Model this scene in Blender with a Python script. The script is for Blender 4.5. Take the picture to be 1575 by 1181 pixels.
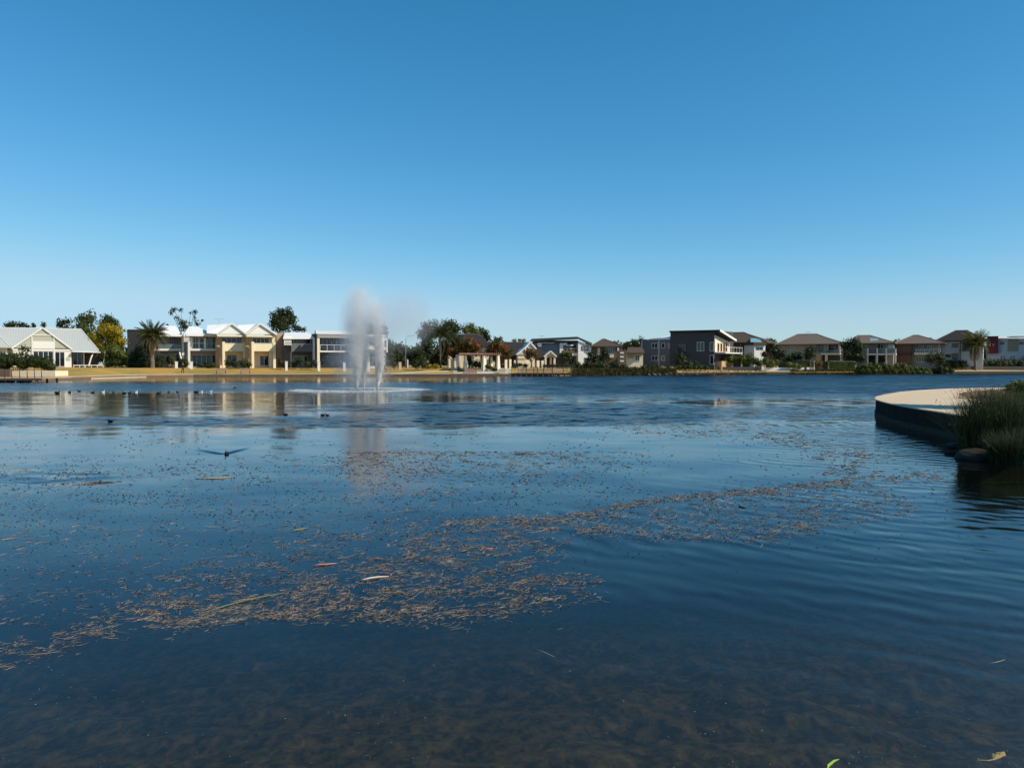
import bpy, bmesh, math, random
import numpy as np
from mathutils import Vector, Matrix, Quaternion, noise as mnoise

for _o in list(bpy.data.objects):
    bpy.data.objects.remove(_o)
scene = bpy.context.scene
COL = scene.collection
R = math.radians

# ------------------------------------------------------------------ camera
FPX, CX, CY, EYE = 1236.0, 787.5, 590.5, 2.0
PITCH = math.atan(30.5 / FPX)
cam_data = bpy.data.cameras.new('camera')
cam_data.sensor_width = 36.0
cam_data.lens = 36.0 * FPX / 1575.0
cam_data.clip_start = 0.1
cam_data.clip_end = 9000
camera = bpy.data.objects.new('camera', cam_data)
camera.location = (0, 0, EYE)
camera.rotation_euler = (R(90) - PITCH, 0, 0)
COL.objects.link(camera)
scene.camera = camera

# ------------------------------------------------------------------ light
SUN_AZ, SUN_EL = R(69), R(38)            # azimuth measured from -Y towards +X
SUN = Vector((math.sin(SUN_AZ) * math.cos(SUN_EL), -math.cos(SUN_AZ) * math.cos(SUN_EL), math.sin(SUN_EL)))
world = bpy.data.worlds.new('World')
scene.world = world
world.use_nodes = True
wn = world.node_tree
sky = wn.nodes.new('ShaderNodeTexSky')
sky.sky_type = 'NISHITA'
sky.sun_disc = False
sky.sun_elevation = SUN_EL
sky.sun_rotation = math.pi - SUN_AZ
sky.air_density = 1.0
sky.dust_density = 0.05
sky.ozone_density = 2.2
sky.altitude = 0
bg = wn.nodes['Background']
bg.inputs['Strength'].default_value = 0.1
# the phone's rendering of a clear sky: deeper red fall-off, a little more green and blue, the same over the whole dome
sep_c = wn.nodes.new('ShaderNodeSeparateColor')
com_c = wn.nodes.new('ShaderNodeCombineColor')
wn.links.new(sky.outputs['Color'], sep_c.inputs[0])
def _m(op, a, b):
    n = wn.nodes.new('ShaderNodeMath')
    n.operation = op
    wn.links.new(a, n.inputs[0])
    n.inputs[1].default_value = b
    return n.outputs[0]
def _soft(v, lim, p):                                   # highlight shoulder of the phone's tone curve
    k = _m('POWER', _m('ADD', _m('POWER', _m('DIVIDE', v, lim), p), 1.0), -1.0 / p)
    n = wn.nodes.new('ShaderNodeMath')
    n.operation = 'MULTIPLY'
    wn.links.new(v, n.inputs[0])
    wn.links.new(k, n.inputs[1])
    return n.outputs[0]
wn.links.new(_soft(_m('MULTIPLY', _m('POWER', sep_c.outputs[0], 1.7), .279), 4.7, 6), com_c.inputs[0])
wn.links.new(_soft(_m('MULTIPLY', sep_c.outputs[1], 1.09), 7.3, 7), com_c.inputs[1])
wn.links.new(_soft(_m('MULTIPLY', sep_c.outputs[2], 1.36), 9.0, 8), com_c.inputs[2])
wn.links.new(com_c.outputs[0], bg.inputs['Color'])
sun_data = bpy.data.lights.new('sun', 'SUN')
sun_data.energy = 5.0
sun_data.angle = R(0.53)
sun_data.color = (1.0, 0.90, 0.72)
sun = bpy.data.objects.new('sun', sun_data)
sun.rotation_euler = SUN.to_track_quat('Z', 'Y').to_euler()
sun.location = SUN * 60
COL.objects.link(sun)

scene.view_settings.view_transform = 'Standard'
scene.view_settings.look = 'None'
scene.view_settings.gamma = 1.0
scene.view_settings.exposure = 0.0
scene.view_settings.use_curve_mapping = False
scene.render.engine = 'CYCLES'
cy = scene.cycles
cy.max_bounces = 10
cy.diffuse_bounces = 5
cy.glossy_bounces = 3
cy.transmission_bounces = 2
cy.transparent_max_bounces = 12
cy.volume_bounces = 8
cy.volume_max_steps = 128
cy.caustics_reflective = False
cy.caustics_refractive = False
cy.use_denoising = True
try:
    cy.denoiser = 'OPENIMAGEDENOISE'
    cy.denoising_input_passes = 'RGB_ALBEDO_NORMAL'
    cy.denoising_prefilter = 'ACCURATE'
except Exception:
    pass

# ------------------------------------------------------------------ measuring from the photograph
def ray(px, py):
    xc, yc = (px - CX) / FPX, (CY - py) / FPX
    c, s = math.cos(PITCH), math.sin(PITCH)
    return Vector((xc, c + s * yc, -s + c * yc))

def at(px, py, Y):
    r = ray(px, py)
    return Vector((0, 0, EYE)) + r * (Y / r.y)

def atz(px, py, z):
    r = ray(px, py)
    return Vector((0, 0, EYE)) + r * ((z - EYE) / r.z)

def interp(x, tab):
    if x <= tab[0][0]:
        return tab[0][1]
    for (a, fa), (b, fb) in zip(tab, tab[1:]):
        if x <= b:
            return fa + (fb - fa) * (x - a) / (b - a)
    return tab[-1][1]

SHORE = [(-900, 55), (-400, 70), (-100, 84), (0, 90), (60, 95), (100, 102), (200, 122), (300, 129), (500, 132), (786, 133),
         (880, 137), (1000, 145), (1170, 156), (1316, 161), (1470, 168), (1575, 172), (2000, 185), (3000, 200)]
def shore_pt(px, s=0.0):
    D = interp(px, SHORE)
    v = Vector(((px - CX) / FPX * D, D, 0))
    return v * (1 + s / v.length)
EDGE_Z = [(-900, .36), (900, .38), (1170, .52), (3000, .56)]
HOUSE_Z = [(0, 1.42), (600, 1.34), (900, 1.25), (1100, 1.05), (3000, 1.0)]
def gz(px, s):
    e, h = interp(px, EDGE_Z), interp(px, HOUSE_Z)
    m = .42 + (h - .5) * min(1, max(0, (px - 70) / 70))      # the ground stays low in front of the left hedge
    return interp(s, [(0, e), (2.4, e + .02), (12, m), (30, h), (80, h + .2), (400, h + .4), (4000, -3)])
def ground_z(x, y):
    px = x / y * FPX + CX
    p = shore_pt(px)
    return gz(px, Vector((x, y, 0)).length - p.length)

# ------------------------------------------------------------------ materials
MATS = {}
def nd(nt, typ, **kw):
    n = nt.nodes.new(typ)
    for k, v in kw.items():
        setattr(n, k, v)
    return n
def math_node(nt, op, a, b=None, c=None, clamp=False):
    n = nt.nodes.new('ShaderNodeMath')
    n.operation = op
    n.use_clamp = clamp
    for i, v in enumerate((a, b, c)):
        if v is None:
            continue
        if isinstance(v, (int, float)):
            n.inputs[i].default_value = v
        else:
            nt.links.new(v, n.inputs[i])
    return n.outputs[0]
def new_mat(name):
    m = bpy.data.materials.new(name)
    m.use_nodes = True
    return m, m.node_tree, m.node_tree.nodes['Principled BSDF']
def mix_rgb(nt, fac, a, b):
    n = nt.nodes.new('ShaderNodeMix')
    n.data_type = 'RGBA'
    for sock, v in ((n.inputs[0], fac), (n.inputs[6], a), (n.inputs[7], b)):
        if isinstance(v, (int, float)):
            sock.default_value = v
        elif isinstance(v, (tuple, list)):
            sock.default_value = (*v[:3], 1)
        else:
            nt.links.new(v, sock)
    return n.outputs[2]
def mat(name, col, rough=.75, var=.18, scale=1.2, bump=0.0, spec=.3, metal=0.0, lines=None):
    """plain weathered surface: base colour broken up by two sizes of noise"""
    if name in MATS:
        return MATS[name]
    m, nt, p = new_mat(name)
    tc = nd(nt, 'ShaderNodeTexCoord')
    n1 = nd(nt, 'ShaderNodeTexNoise')
    n1.inputs['Scale'].default_value = scale
    n1.inputs['Detail'].default_value = 5
    n1.inputs['Roughness'].default_value = .65
    nt.links.new(tc.outputs['Object'], n1.inputs['Vector'])
    lo = tuple(c * (1 - var) for c in col)
    hi = tuple(min(.95, c * (1 + var * .8)) for c in col)
    colour = mix_rgb(nt, n1.outputs['Fac'], lo, hi)
    nt.links.new(colour, p.inputs['Base Color'])
    p.inputs['Roughness'].default_value = rough
    p.inputs['Specular IOR Level'].default_value = spec
    p.inputs['Metallic'].default_value = metal
    h = n1.outputs['Fac']
    if lines:                                    # profile of a ribbed sheet or lapped boards: (axis, spacing, depth)
        sep = nd(nt, 'ShaderNodeSeparateXYZ')
        nt.links.new(tc.outputs['Object'], sep.inputs[0])
        w = math_node(nt, 'SINE', math_node(nt, 'MULTIPLY', sep.outputs[lines[0]], 2 * math.pi / lines[1]))
        h = math_node(nt, 'MULTIPLY_ADD', w, lines[2], h)
        bump = bump or .3
    if bump:
        b = nd(nt, 'ShaderNodeBump')
        b.inputs['Strength'].default_value = bump
        b.inputs['Distance'].default_value = .05
        nt.links.new(h, b.inputs['Height'])
        nt.links.new(b.outputs[0], p.inputs['Normal'])
    MATS[name] = m
    return m
def leaf_mat(name, dark, light, accent=None, acc=.0, trans=.3, nscale=.35):
    if name in MATS:
        return MATS[name]
    m, nt, p = new_mat(name)
    geo = nd(nt, 'ShaderNodeNewGeometry')
    tc = nd(nt, 'ShaderNodeTexCoord')
    n = nd(nt, 'ShaderNodeTexNoise')
    n.inputs['Scale'].default_value = nscale
    n.inputs['Detail'].default_value = 3
    nt.links.new(tc.outputs['Object'], n.inputs['Vector'])
    f = math_node(nt, 'MULTIPLY_ADD', geo.outputs['Random Per Island'], .5,
                  math_node(nt, 'MULTIPLY_ADD', n.outputs['Fac'], 1.6, -.55), clamp=True)
    c = mix_rgb(nt, f, dark, light)
    if accent:
        n2 = nd(nt, 'ShaderNodeTexNoise')
        n2.inputs['Scale'].default_value = nscale * 1.7
        nt.links.new(tc.outputs['Object'], n2.inputs['Vector'])
        g = math_node(nt, 'MULTIPLY_ADD', n2.outputs['Fac'], 5, -2.5 + (acc - .5) * 3, clamp=True)
        c = mix_rgb(nt, g, c, accent)
    nt.links.new(c, p.inputs['Base Color'])
    p.inputs['Roughness'].default_value = .55
    p.inputs['Specular IOR Level'].default_value = .25
    tr = nd(nt, 'ShaderNodeBsdfTranslucent')
    nt.links.new(c, tr.inputs['Color'])
    mx = nd(nt, 'ShaderNodeMixShader')
    mx.inputs[0].default_value = trans
    nt.links.new(p.outputs[0], mx.inputs[1])
    nt.links.new(tr.outputs[0], mx.inputs[2])
    nt.links.new(mx.outputs[0], nt.nodes['Material Output'].inputs['Surface'])
    MATS[name] = m
    return m

WHITE = mat('white paint', (.80, .79, .75), .6, .06)
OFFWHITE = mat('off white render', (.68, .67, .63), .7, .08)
CREAM = mat('cream render', (.80, .69, .46), .8, .08, .6)
PALECREAM = mat('pale cream render', (.78, .68, .50), .8, .08, .6)
ORANGE = mat('orange tan render', (.52, .33, .18), .8, .10, .6)
TAN = mat('tan brick', (.42, .29, .18), .85, .2, 3)
SAGE = mat('sage weatherboard', (.46, .47, .38), .7, .06, 1, lines=(2, .18, .6))
METALROOF = mat('pale ribbed metal roof', (.43, .45, .44), .5, .06, .5, lines=(0, .4, .5))
WHITEROOF = mat('white ribbed metal roof', (.78, .78, .76), .45, .05, .5, lines=(0, .4, .4))
DARKROOF = mat('charcoal tile roof', (.042, .038, .038), .8, .3, 2, bump=.5, spec=.08)
BROWNROOF = mat('brown tile roof', (.10, .075, .060), .85, .28, 2.4, bump=.5, spec=.08)
GREYROOF = mat('grey brown tile roof', (.17, .135, .11), .85, .25, 2.4, bump=.5, spec=.08)
GREYWALL = mat('grey render', (.14, .135, .135), .8, .08)
DARKGREY = mat('dark grey render', (.075, .070, .068), .8, .12)
SHADEBLUE = mat('shade toned blue grey cladding', (.16, .20, .26), .6, .08)
MIDGREY = mat('mid grey render', (.30, .30, .30), .8, .1)
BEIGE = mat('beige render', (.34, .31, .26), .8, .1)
BROWNBRICK = mat('brown brick', (.17, .105, .075), .9, .3, 5)
REDPANEL = mat('dark red panel', (.13, .012, .02), .6, .1)
KHAKI = mat('khaki panel', (.24, .21, .15), .7, .1)
PALEBLUE = mat('pale blue grey render', (.40, .44, .46), .8, .08)
TIMBER = mat('weathered timber', (.17, .11, .07), .8, .3, 3)
PINKTIMBER = mat('pinkish timber slats', (.36, .22, .17), .8, .2, 3)
DARKMETAL = mat('dark metal', (.03, .03, .033), .5, .2)
GREYMETAL = mat('grey metal', (.35, .36, .37), .4, .1, metal=.6)
RIDGE = mat('pale tan ridge tiles', (.27, .22, .18), .8, .15)
SANDSTONE = mat('sandstone', (.52, .44, .29), .85, .15, 2)
CONCRETE = mat('pale concrete', (.55, .48, .38), .85, .12, 1.5)
GLASSDARK = mat('window glass', (.012, .016, .022), .06, .2, .4, spec=.6)
CURTAIN = mat('grey blind behind glass', (.20, .20, .22), .25, .2, 1, spec=.6)
SOLAR = mat('solar panel glass', (.03, .035, .07), .12, .15, 2, spec=.6)
SKYGLASS = mat('skylight glass', (.25, .42, .42), .08, .1, spec=.6)
BARK = mat('brown bark', (.13, .10, .075), .9, .35, 3)
PALMBARK = mat('palm bark', (.17, .125, .09), .9, .35, 4)
TERRACOTTA = mat('terracotta', (.42, .20, .11), .8, .15)

# ------------------------------------------------------------------ mesh helpers
def tag(o, label=None, cat=None, group=None, kind=None):
    if label: o['label'] = label
    if cat: o['category'] = cat
    if group: o['group'] = group
    if kind: o['kind'] = kind
    return o
def link(o, parent=None):
    COL.objects.link(o)
    if parent is not None:
        o.parent = parent
    return o
def empty(name, loc=(0, 0, 0), rz=0.0):
    o = bpy.data.objects.new(name, None)
    o.empty_display_size = .3
    o.location = loc
    o.rotation_euler = (0, 0, rz)
    return link(o)
class MB:
    def __init__(s):
        s.v, s.f = [], []
    def add(s, vs, fs):
        b = len(s.v)
        s.v += [tuple(v) for v in vs]
        s.f += [tuple(i + b for i in f) for f in fs]
        return s
    def box(s, x0, x1, y0, y1, z0, z1):
        if x0 > x1: x0, x1 = x1, x0
        if z0 > z1: z0, z1 = z1, z0
        return s.add([(x0, y0, z0), (x1, y0, z0), (x1, y1, z0), (x0, y1, z0), (x0, y0, z1), (x1, y0, z1), (x1, y1, z1), (x0, y1, z1)],
                     [(3, 2, 1, 0), (4, 5, 6, 7), (0, 1, 5, 4), (1, 2, 6, 5), (2, 3, 7, 6), (3, 0, 4, 7)])
    def slab(s, p, th):
        """four top corners (counter-clockwise from above), thickness straight down"""
        q = [Vector(a) - Vector((0, 0, th)) for a in p]
        n = len(p)
        fs = [tuple(range(n)), tuple(range(2 * n - 1, n - 1, -1))]
        fs += [(i, n + i, n + (i + 1) % n, (i + 1) % n) for i in range(n)]
        return s.add(list(p) + q, fs)
    def bar(s, a, b, w, h=None, w2=None):
        a, b = Vector(a), Vector(b)
        h = h or w
        k = (w2 / w) if w2 else 1.0
        d = (b - a).normalized()
        up = Vector((0, 0, 1)) if abs(d.z) < .95 else Vector((0, 1, 0))
        sd = d.cross(up).normalized()
        up = sd.cross(d)
        vs = []
        for p, q in ((a, 1.0), (b, k)):
            for i, j in ((-1, -1), (1, -1), (1, 1), (-1, 1)):
                vs.append(p + sd * (i * w / 2 * q) + up * (j * h / 2 * q))
        return s.add(vs, [(0, 1, 2, 3), (7, 6, 5, 4), (0, 4, 5, 1), (1, 5, 6, 2), (2, 6, 7, 3), (3, 7, 4, 0)])
    def tube(s, pts, rad, n=6, cap=True):
        pts = [Vector(p) for p in pts]
        if isinstance(rad, (int, float)): rad = [rad] * len(pts)
        b = len(s.v)
        for i, p in enumerate(pts):
            d = (pts[min(i + 1, len(pts) - 1)] - pts[max(i - 1, 0)]).normalized()
            ref = Vector((0, 0, 1)) if abs(d.z) < .9 else Vector((1, 0, 0))
            u = d.cross(ref).normalized()
            w = d.cross(u)
            for k in range(n):
                a = 2 * math.pi * k / n
                s.v.append(tuple(p + (u * math.cos(a) + w * math.sin(a)) * rad[i]))
        for i in range(len(pts) - 1):
            for k in range(n):
                k2 = (k + 1) % n
                s.f.append((b + i * n + k, b + i * n + k2, b + (i + 1) * n + k2, b + (i + 1) * n + k))
        if cap:
            s.f.append(tuple(b + k for k in range(n - 1, -1, -1)))
            s.f.append(tuple(b + (len(pts) - 1) * n + k for k in range(n)))
        return s
    def blob(s, c, r, seg=8, rings=5, jit=0.0, rnd=None):
        c = Vector(c)
        r = Vector((r, r, r)) if isinstance(r, (int, float)) else Vector(r)
        b = len(s.v)
        s.v.append(tuple(c + Vector((0, 0, r.z))))
        for i in range(1, rings):
            t = math.pi * i / rings
            for k in range(seg):
                a = 2 * math.pi * k / seg
                j = 1 + (rnd.uniform(-jit, jit) if rnd else 0)
                s.v.append((c.x + r.x * math.sin(t) * math.cos(a) * j, c.y + r.y * math.sin(t) * math.sin(a) * j, c.z + r.z * math.cos(t) * j))
        s.v.append(tuple(c - Vector((0, 0, r.z))))
        e = len(s.v) - 1
        for k in range(seg):
            k2 = (k + 1) % seg
            s.f.append((b, b + 1 + k, b + 1 + k2))
            for i in range(rings - 2):
                q = b + 1 + i * seg
                s.f.append((q + k, q + seg + k, q + seg + k2, q + k2))
            q = b + 1 + (rings - 2) * seg
            s.f.append((q + k, e, q + k2))
        return s
    def mesh(s, name, m, smooth=False):
        me = bpy.data.meshes.new(name)
        me.from_pydata(s.v, [], s.f)
        me.materials.append(m)
        if smooth:
            me.polygons.foreach_set('use_smooth', [True] * len(me.polygons))
        return me
    def build(s, name, m, parent=None, smooth=False):
        return link(bpy.data.objects.new(name, s.mesh(name, m, smooth)), parent)
def np_mesh(name, verts, quads, m, smooth=False):
    me = bpy.data.meshes.new(name)
    verts = np.asarray(verts, dtype=np.float32)
    quads = np.asarray(quads, dtype=np.int32)
    k = quads.shape[1]
    me.vertices.add(len(verts))
    me.vertices.foreach_set('co', verts.ravel())
    me.loops.add(quads.size)
    me.loops.foreach_set('vertex_index', quads.ravel())
    me.polygons.add(len(quads))
    me.polygons.foreach_set('loop_start', np.arange(0, quads.size, k, dtype=np.int32))
    me.polygons.foreach_set('loop_total', np.full(len(quads), k, dtype=np.int32))
    if smooth:
        me.polygons.foreach_set('use_smooth', np.ones(len(quads), dtype=bool))
    me.materials.append(m)
    me.update(calc_edges=True)
    me.validate()
    return me

# ================================================================== SETTING
rng = random.Random(7)
nrng = np.random.default_rng(11)

# ---- ground beyond the lake
GRASS, nt, p = new_mat('dry lawn')
tc = nd(nt, 'ShaderNodeTexCoord')
n1 = nd(nt, 'ShaderNodeTexNoise'); n1.inputs['Scale'].default_value = .13; n1.inputs['Detail'].default_value = 6
n2 = nd(nt, 'ShaderNodeTexNoise'); n2.inputs['Scale'].default_value = 2.5; n2.inputs['Detail'].default_value = 6
for n in (n1, n2): nt.links.new(tc.outputs['Object'], n.inputs['Vector'])
g = math_node(nt, 'MULTIPLY_ADD', n1.outputs['Fac'], 4.5, -1.85, clamp=True)
c = mix_rgb(nt, g, (.43, .24, .040), (.21, .185, .030))
c = mix_rgb(nt, math_node(nt, 'MULTIPLY_ADD', n2.outputs['Fac'], 1.2, -.3, clamp=True), c, (.47, .28, .06))
nt.links.new(c, p.inputs['Base Color'])
p.inputs['Roughness'].default_value = .95
b = nd(nt, 'ShaderNodeBump'); b.inputs['Strength'].default_value = .6; b.inputs['Distance'].default_value = .12
nt.links.new(n2.outputs['Fac'], b.inputs['Height']); nt.links.new(b.outputs[0], p.inputs['Normal'])
PATHM = mat('pale gravel path', (.58, .47, .31), .95, .15, 3)
WALLM = mat('brown retaining wall blocks', (.22, .135, .085), .9, .3, 2.2, bump=.5)
DARKWALLM = mat('dark stone retaining wall', (.07, .062, .055), .9, .35, 2.5, bump=.5)

PXS = list(range(-900, 3001, 25))
def strip(name, m, prof, pxs, lift=0.0, kind='structure'):
    """a sheet that follows the shore: prof = list of (distance behind the water line, height or None for the ground)"""
    vs, fs = [], []
    k = len(prof)
    for px in pxs:
        for s_, z_ in prof:
            q = shore_pt(px, s_)
            q.z = (gz(px, s_) if z_ is None else z_) + lift
            vs.append(q)
    for i in range(len(pxs) - 1):
        for j in range(k - 1):
            a = i * k + j
            fs.append((a, a + k, a + k + 1, a + 1))
    mb = MB(); mb.add(vs, fs)
    o = mb.build(name, m)
    tag(o, kind=kind)
    return o
strip('ground', GRASS, [(.12, -2.6), (.12, None), (1.2, None), (2.4, None), (4.5, None), (7, None), (9.5, None), (12, None), (18, None), (30, None), (50, None),
                        (80, None), (400, None), (4000, None)], PXS)
strip('path', PATHM, [(.16, None), (1.2, None), (2.3, None)], [p_ for p_ in PXS if p_ <= 775], .006)
strip('path', PATHM, [(.9, None), (2.3, None), (4.2, None)], [p_ for p_ in PXS if 1000 <= p_], .006)
# the pale footpath that swings up across the lawn
cv = [(560, 1.6), (600, 2.1), (620, 3.0), (640, 4.3), (662, 5.8), (690, 6.6)]
mb = MB(); vs = []
for i in range(41):
    px = 560 + 130 * i / 40
    s0 = interp(px, cv)
    for ds in (-.75, .75):
        q = shore_pt(px, s0 + ds); q.z = gz(px, s0 + ds) + .018; vs.append(q)
mb.add(vs, [(2 * i, 2 * i + 2, 2 * i + 3, 2 * i + 1) for i in range(40)])
tag(mb.build('path', mat('pale concrete path', (.62, .54, .42), .9, .08)), kind='structure')
# plaza in front of the pergola
strip('plaza', CONCRETE, [(.14, None), (2.4, None), (5, None), (8, None), (12, None)], list(range(697, 790, 6)), .03)

# ---- lake bed and the bank the photographer stands on
BED, nt, p = new_mat('muddy lake bed with weed')
tc = nd(nt, 'ShaderNodeTexCoord')
n1 = nd(nt, 'ShaderNodeTexNoise'); n1.inputs['Scale'].default_value = 6.5; n1.inputs['Detail'].default_value = 8; n1.inputs['Roughness'].default_value = .7; n1.inputs['Distortion'].default_value = .25
n2 = nd(nt, 'ShaderNodeTexNoise'); n2.inputs['Scale'].default_value = 14; n2.inputs['Detail'].default_value = 5
mp = nd(nt, 'ShaderNodeMapping'); mp.inputs['Rotation'].default_value = (0, 0, R(-28)); mp.inputs['Scale'].default_value = (1.25, .8, 1)
nt.links.new(tc.outputs['Object'], mp.inputs['Vector'])
for n in (n1, n2): nt.links.new(mp.outputs[0], n.inputs['Vector'])
f = math_node(nt, 'MULTIPLY_ADD', n1.outputs['Fac'], 4.4, -2.0, clamp=True)
c = mix_rgb(nt, f, (.004, .004, .003), (.105, .070, .028))
c = mix_rgb(nt, math_node(nt, 'MULTIPLY_ADD', n2.outputs['Fac'], 3, -1.35, clamp=True), c, (.040, .038, .014))
nt.links.new(c, p.inputs['Base Color']); p.inputs['Roughness'].default_value = .95
def bed_z(x, y):
    d = y - .12 * x
    z = interp(d, [(1.2, .36), (2.2, .08), (3, -.16), (5, -.42), (8, -.85), (12, -1.5), (25, -2.2), (300, -2.4)])
    if 2.4 < d < 14:
        z += .07 * mnoise.noise(Vector((x * 1.7, y * 2.4, 0))) + .035 * mnoise.noise(Vector((x * 5, y * 7, 3)))
    return z
xs = [-400, -120, -50, -24] + [-12 + .12 * i for i in range(201)] + [24, 50, 120, 400]
ys = [1.2 + .11 * i for i in range(100)] + [13, 16, 20, 30, 60, 120, 260]
vs = [(x, y, bed_z(x, y)) for y in ys for x in xs]
nx = len(xs)
qs = [(j * nx + i, j * nx + i + 1, (j + 1) * nx + i + 1, (j + 1) * nx + i) for j in range(len(ys) - 1) for i in range(nx - 1)]
tag(link(bpy.data.objects.new('lake_bed', np_mesh('lake_bed', vs, qs, BED, True))), kind='structure')
mb = MB()
for (y0, z0), (y1, z1) in zip([(-60, 1.2), (-8, .75), (-1, .55)], [(-8, .75), (-1, .55), (1.3, .37)]):
    mb.add([(-400, y0, z0), (400, y0, z0), (400, y1, z1), (-400, y1, z1)], [(0, 1, 2, 3)])
tag(mb.build('near_bank', GRASS), kind='structure')

# ---- water: a closed body; clear, brownish, with wind ripples in some patches and calm elsewhere
WATER = bpy.data.materials.new('lake water'); WATER.use_nodes = True
nt = WATER.node_tree
for n in list(nt.nodes):
    if n.type != 'OUTPUT_MATERIAL': nt.nodes.remove(n)
out = nt.nodes['Material Output']
tc = nd(nt, 'ShaderNodeTexCoord')
P = tc.outputs['Object']
sp = nd(nt, 'ShaderNodeSeparateXYZ'); nt.links.new(P, sp.inputs[0])
X, Y = sp.outputs[0], sp.outputs[1]
def mm(op, a, b=None, c=None, clamp=False): return math_node(nt, op, a, b, c, clamp)
def wnoise(scale, sx=1.0, sy=1.0, detail=2.0, rot=0.0, off=0.0, rough=.5, color=False):
    m_ = nd(nt, 'ShaderNodeMapping'); m_.inputs['Scale'].default_value = (sx, sy, 1); m_.inputs['Rotation'].default_value = (0, 0, rot); m_.inputs['Location'].default_value = (off, off * .7, 0)
    nt.links.new(P, m_.inputs['Vector'])
    n_ = nd(nt, 'ShaderNodeTexNoise'); n_.inputs['Scale'].default_value = scale; n_.inputs['Detail'].default_value = detail; n_.inputs['Roughness'].default_value = rough
    nt.links.new(m_.outputs[0], n_.inputs['Vector'])
    return n_.outputs['Color' if color else 'Fac']
def smooth(v, a, b):
    n_ = nd(nt, 'ShaderNodeMapRange'); n_.interpolation_type = 'SMOOTHSTEP'
    n_.inputs['From Min'].default_value = a; n_.inputs['From Max'].default_value = b
    nt.links.new(v, n_.inputs['Value'])
    return n_.outputs[0]
wob = mm('SUBTRACT', wnoise(.11, .6, 1.6, 4), .5)               # uneven edges of the ripple patches
Yw = mm('MULTIPLY_ADD', wob, mm('MULTIPLY', Y, .22), Y)
Xw = mm('MULTIPLY_ADD', wob, 16.0, X)
def band(v, a, b, c, d): return mm('MULTIPLY', smooth(v, a, b), smooth(v, d, c))
def ellipse(cx, cy_, rx, ry, soft=.5):
    dx = mm('DIVIDE', mm('SUBTRACT', Xw, cx), rx); dy = mm('DIVIDE', mm('SUBTRACT', Yw, cy_), ry)
    r_ = mm('ADD', mm('MULTIPLY', dx, dx), mm('MULTIPLY', dy, dy))
    return smooth(r_, 1.0 + soft, 1.0 - soft)
right = smooth(Xw, -6, 6)
m_far = mm('MULTIPLY', band(Yw, 54, 62, 78, 96), mm('MULTIPLY_ADD', right, .25, .55))
m_right = mm('MULTIPLY', mm('MULTIPLY', right, smooth(Yw, 40, 58)), .95)
m_patch = mm('MULTIPLY', ellipse(0.5, 34.5, 8.5, 8.0), 1.35)
m_patch2 = mm('MULTIPLY', ellipse(14.0, 33.0, 7.0, 5.0), .55)
m_left = mm('MULTIPLY', mm('MULTIPLY', band(Yw, 24.5, 26, 29, 31.5), smooth(Xw, 1, -3)), .95)
m_leftnear = mm('MULTIPLY', ellipse(-8.6, 14.2, 1.6, 1.3), .25)
m_wall = mm('MULTIPLY', ellipse(10.6, 24.5, 5.0, 9.0, .8), .10)
patch = mm('MAXIMUM', mm('MAXIMUM', mm('MAXIMUM', mm('MAXIMUM', m_far, m_wall), m_right), mm('MAXIMUM', m_patch, m_patch2)), mm('MAXIMUM', m_left, m_leftnear))
streak = mm('MULTIPLY_ADD', wnoise(.09, .35, 2.2, 3, off=5), .9, .55)     # cat's paws inside the patches
patch = mm('MULTIPLY', patch, streak)
patch = mm('MULTIPLY', patch, mm('MULTIPLY_ADD', wnoise(.55, .55, .30, 4, off=13, rough=.65), 1.9, .08))     # groups of wavelets
# slopes of the surface: isotropic noise vectors are used directly as a normal, so far water keeps its ripple
def slope(scale, amp, **k):
    v = nd(nt, 'ShaderNodeSeparateColor'); nt.links.new(wnoise(scale, color=True, **k), v.inputs[0])
    return mm('MULTIPLY', mm('SUBTRACT', v.outputs[0], .5), amp), mm('MULTIPLY', mm('SUBTRACT', v.outputs[1], .5), amp)
a1 = slope(1.5, 1.5, detail=3, sx=.75, sy=1.25)
a2 = slope(9.0, .55, detail=2, off=3)
calm = slope(.9, .055, detail=2, sx=.6, off=9)
amp = mm('MULTIPLY', patch, .8)
sx = mm('ADD', mm('MULTIPLY', mm('ADD', a1[0], a2[0]), amp), calm[0])
sy = mm('ADD', mm('MULTIPLY', mm('ADD', a1[1], a2[1]), amp), calm[1])
# long wavelets spreading from the promontory across the near right water
def rings(cx, cy_, wl, amp_, mask, dist_amp, sc=.5):
    dx, dy = mm('SUBTRACT', X, cx), mm('SUBTRACT', Y, cy_)
    d_ = mm('SQRT', mm('ADD', mm('MULTIPLY', dx, dx), mm('MULTIPLY', dy, dy)))
    ph = mm('MULTIPLY', mm('MULTIPLY_ADD', wnoise(sc, detail=2, off=cx), dist_amp, d_), 2 * math.pi / wl)
    s_ = mm('MULTIPLY', mm('MULTIPLY', mm('COSINE', ph), mask), amp_)
    return mm('MULTIPLY', s_, mm('DIVIDE', dx, d_)), mm('MULTIPLY', s_, mm('DIVIDE', dy, d_))
near_right = mm('MULTIPLY', ellipse(5.2, 8.6, 4.2, 5.4, .7), mm('MULTIPLY_ADD', wnoise(.55, .5, 1.6, 3, off=2), 2.0, -.45, clamp=True))
for args in ((9.5, 17.0, .40, .030, near_right, 1.1, .7), (7.0, 19.5, .71, .022, near_right, 1.5, .4), (13, 14, .27, .018, near_right, .7, 1.1), (15.5, 27.5, .44, .035, ellipse(10.4, 23.0, 5.0, 8.5, .8), .8, .6), (-3.1, 61.5, .9, .03, ellipse(-3, 61, 16, 14, .6), .5)):
    r_ = rings(*args)
    sx, sy = mm('ADD', sx, r_[0]), mm('ADD', sy, r_[1])
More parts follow.
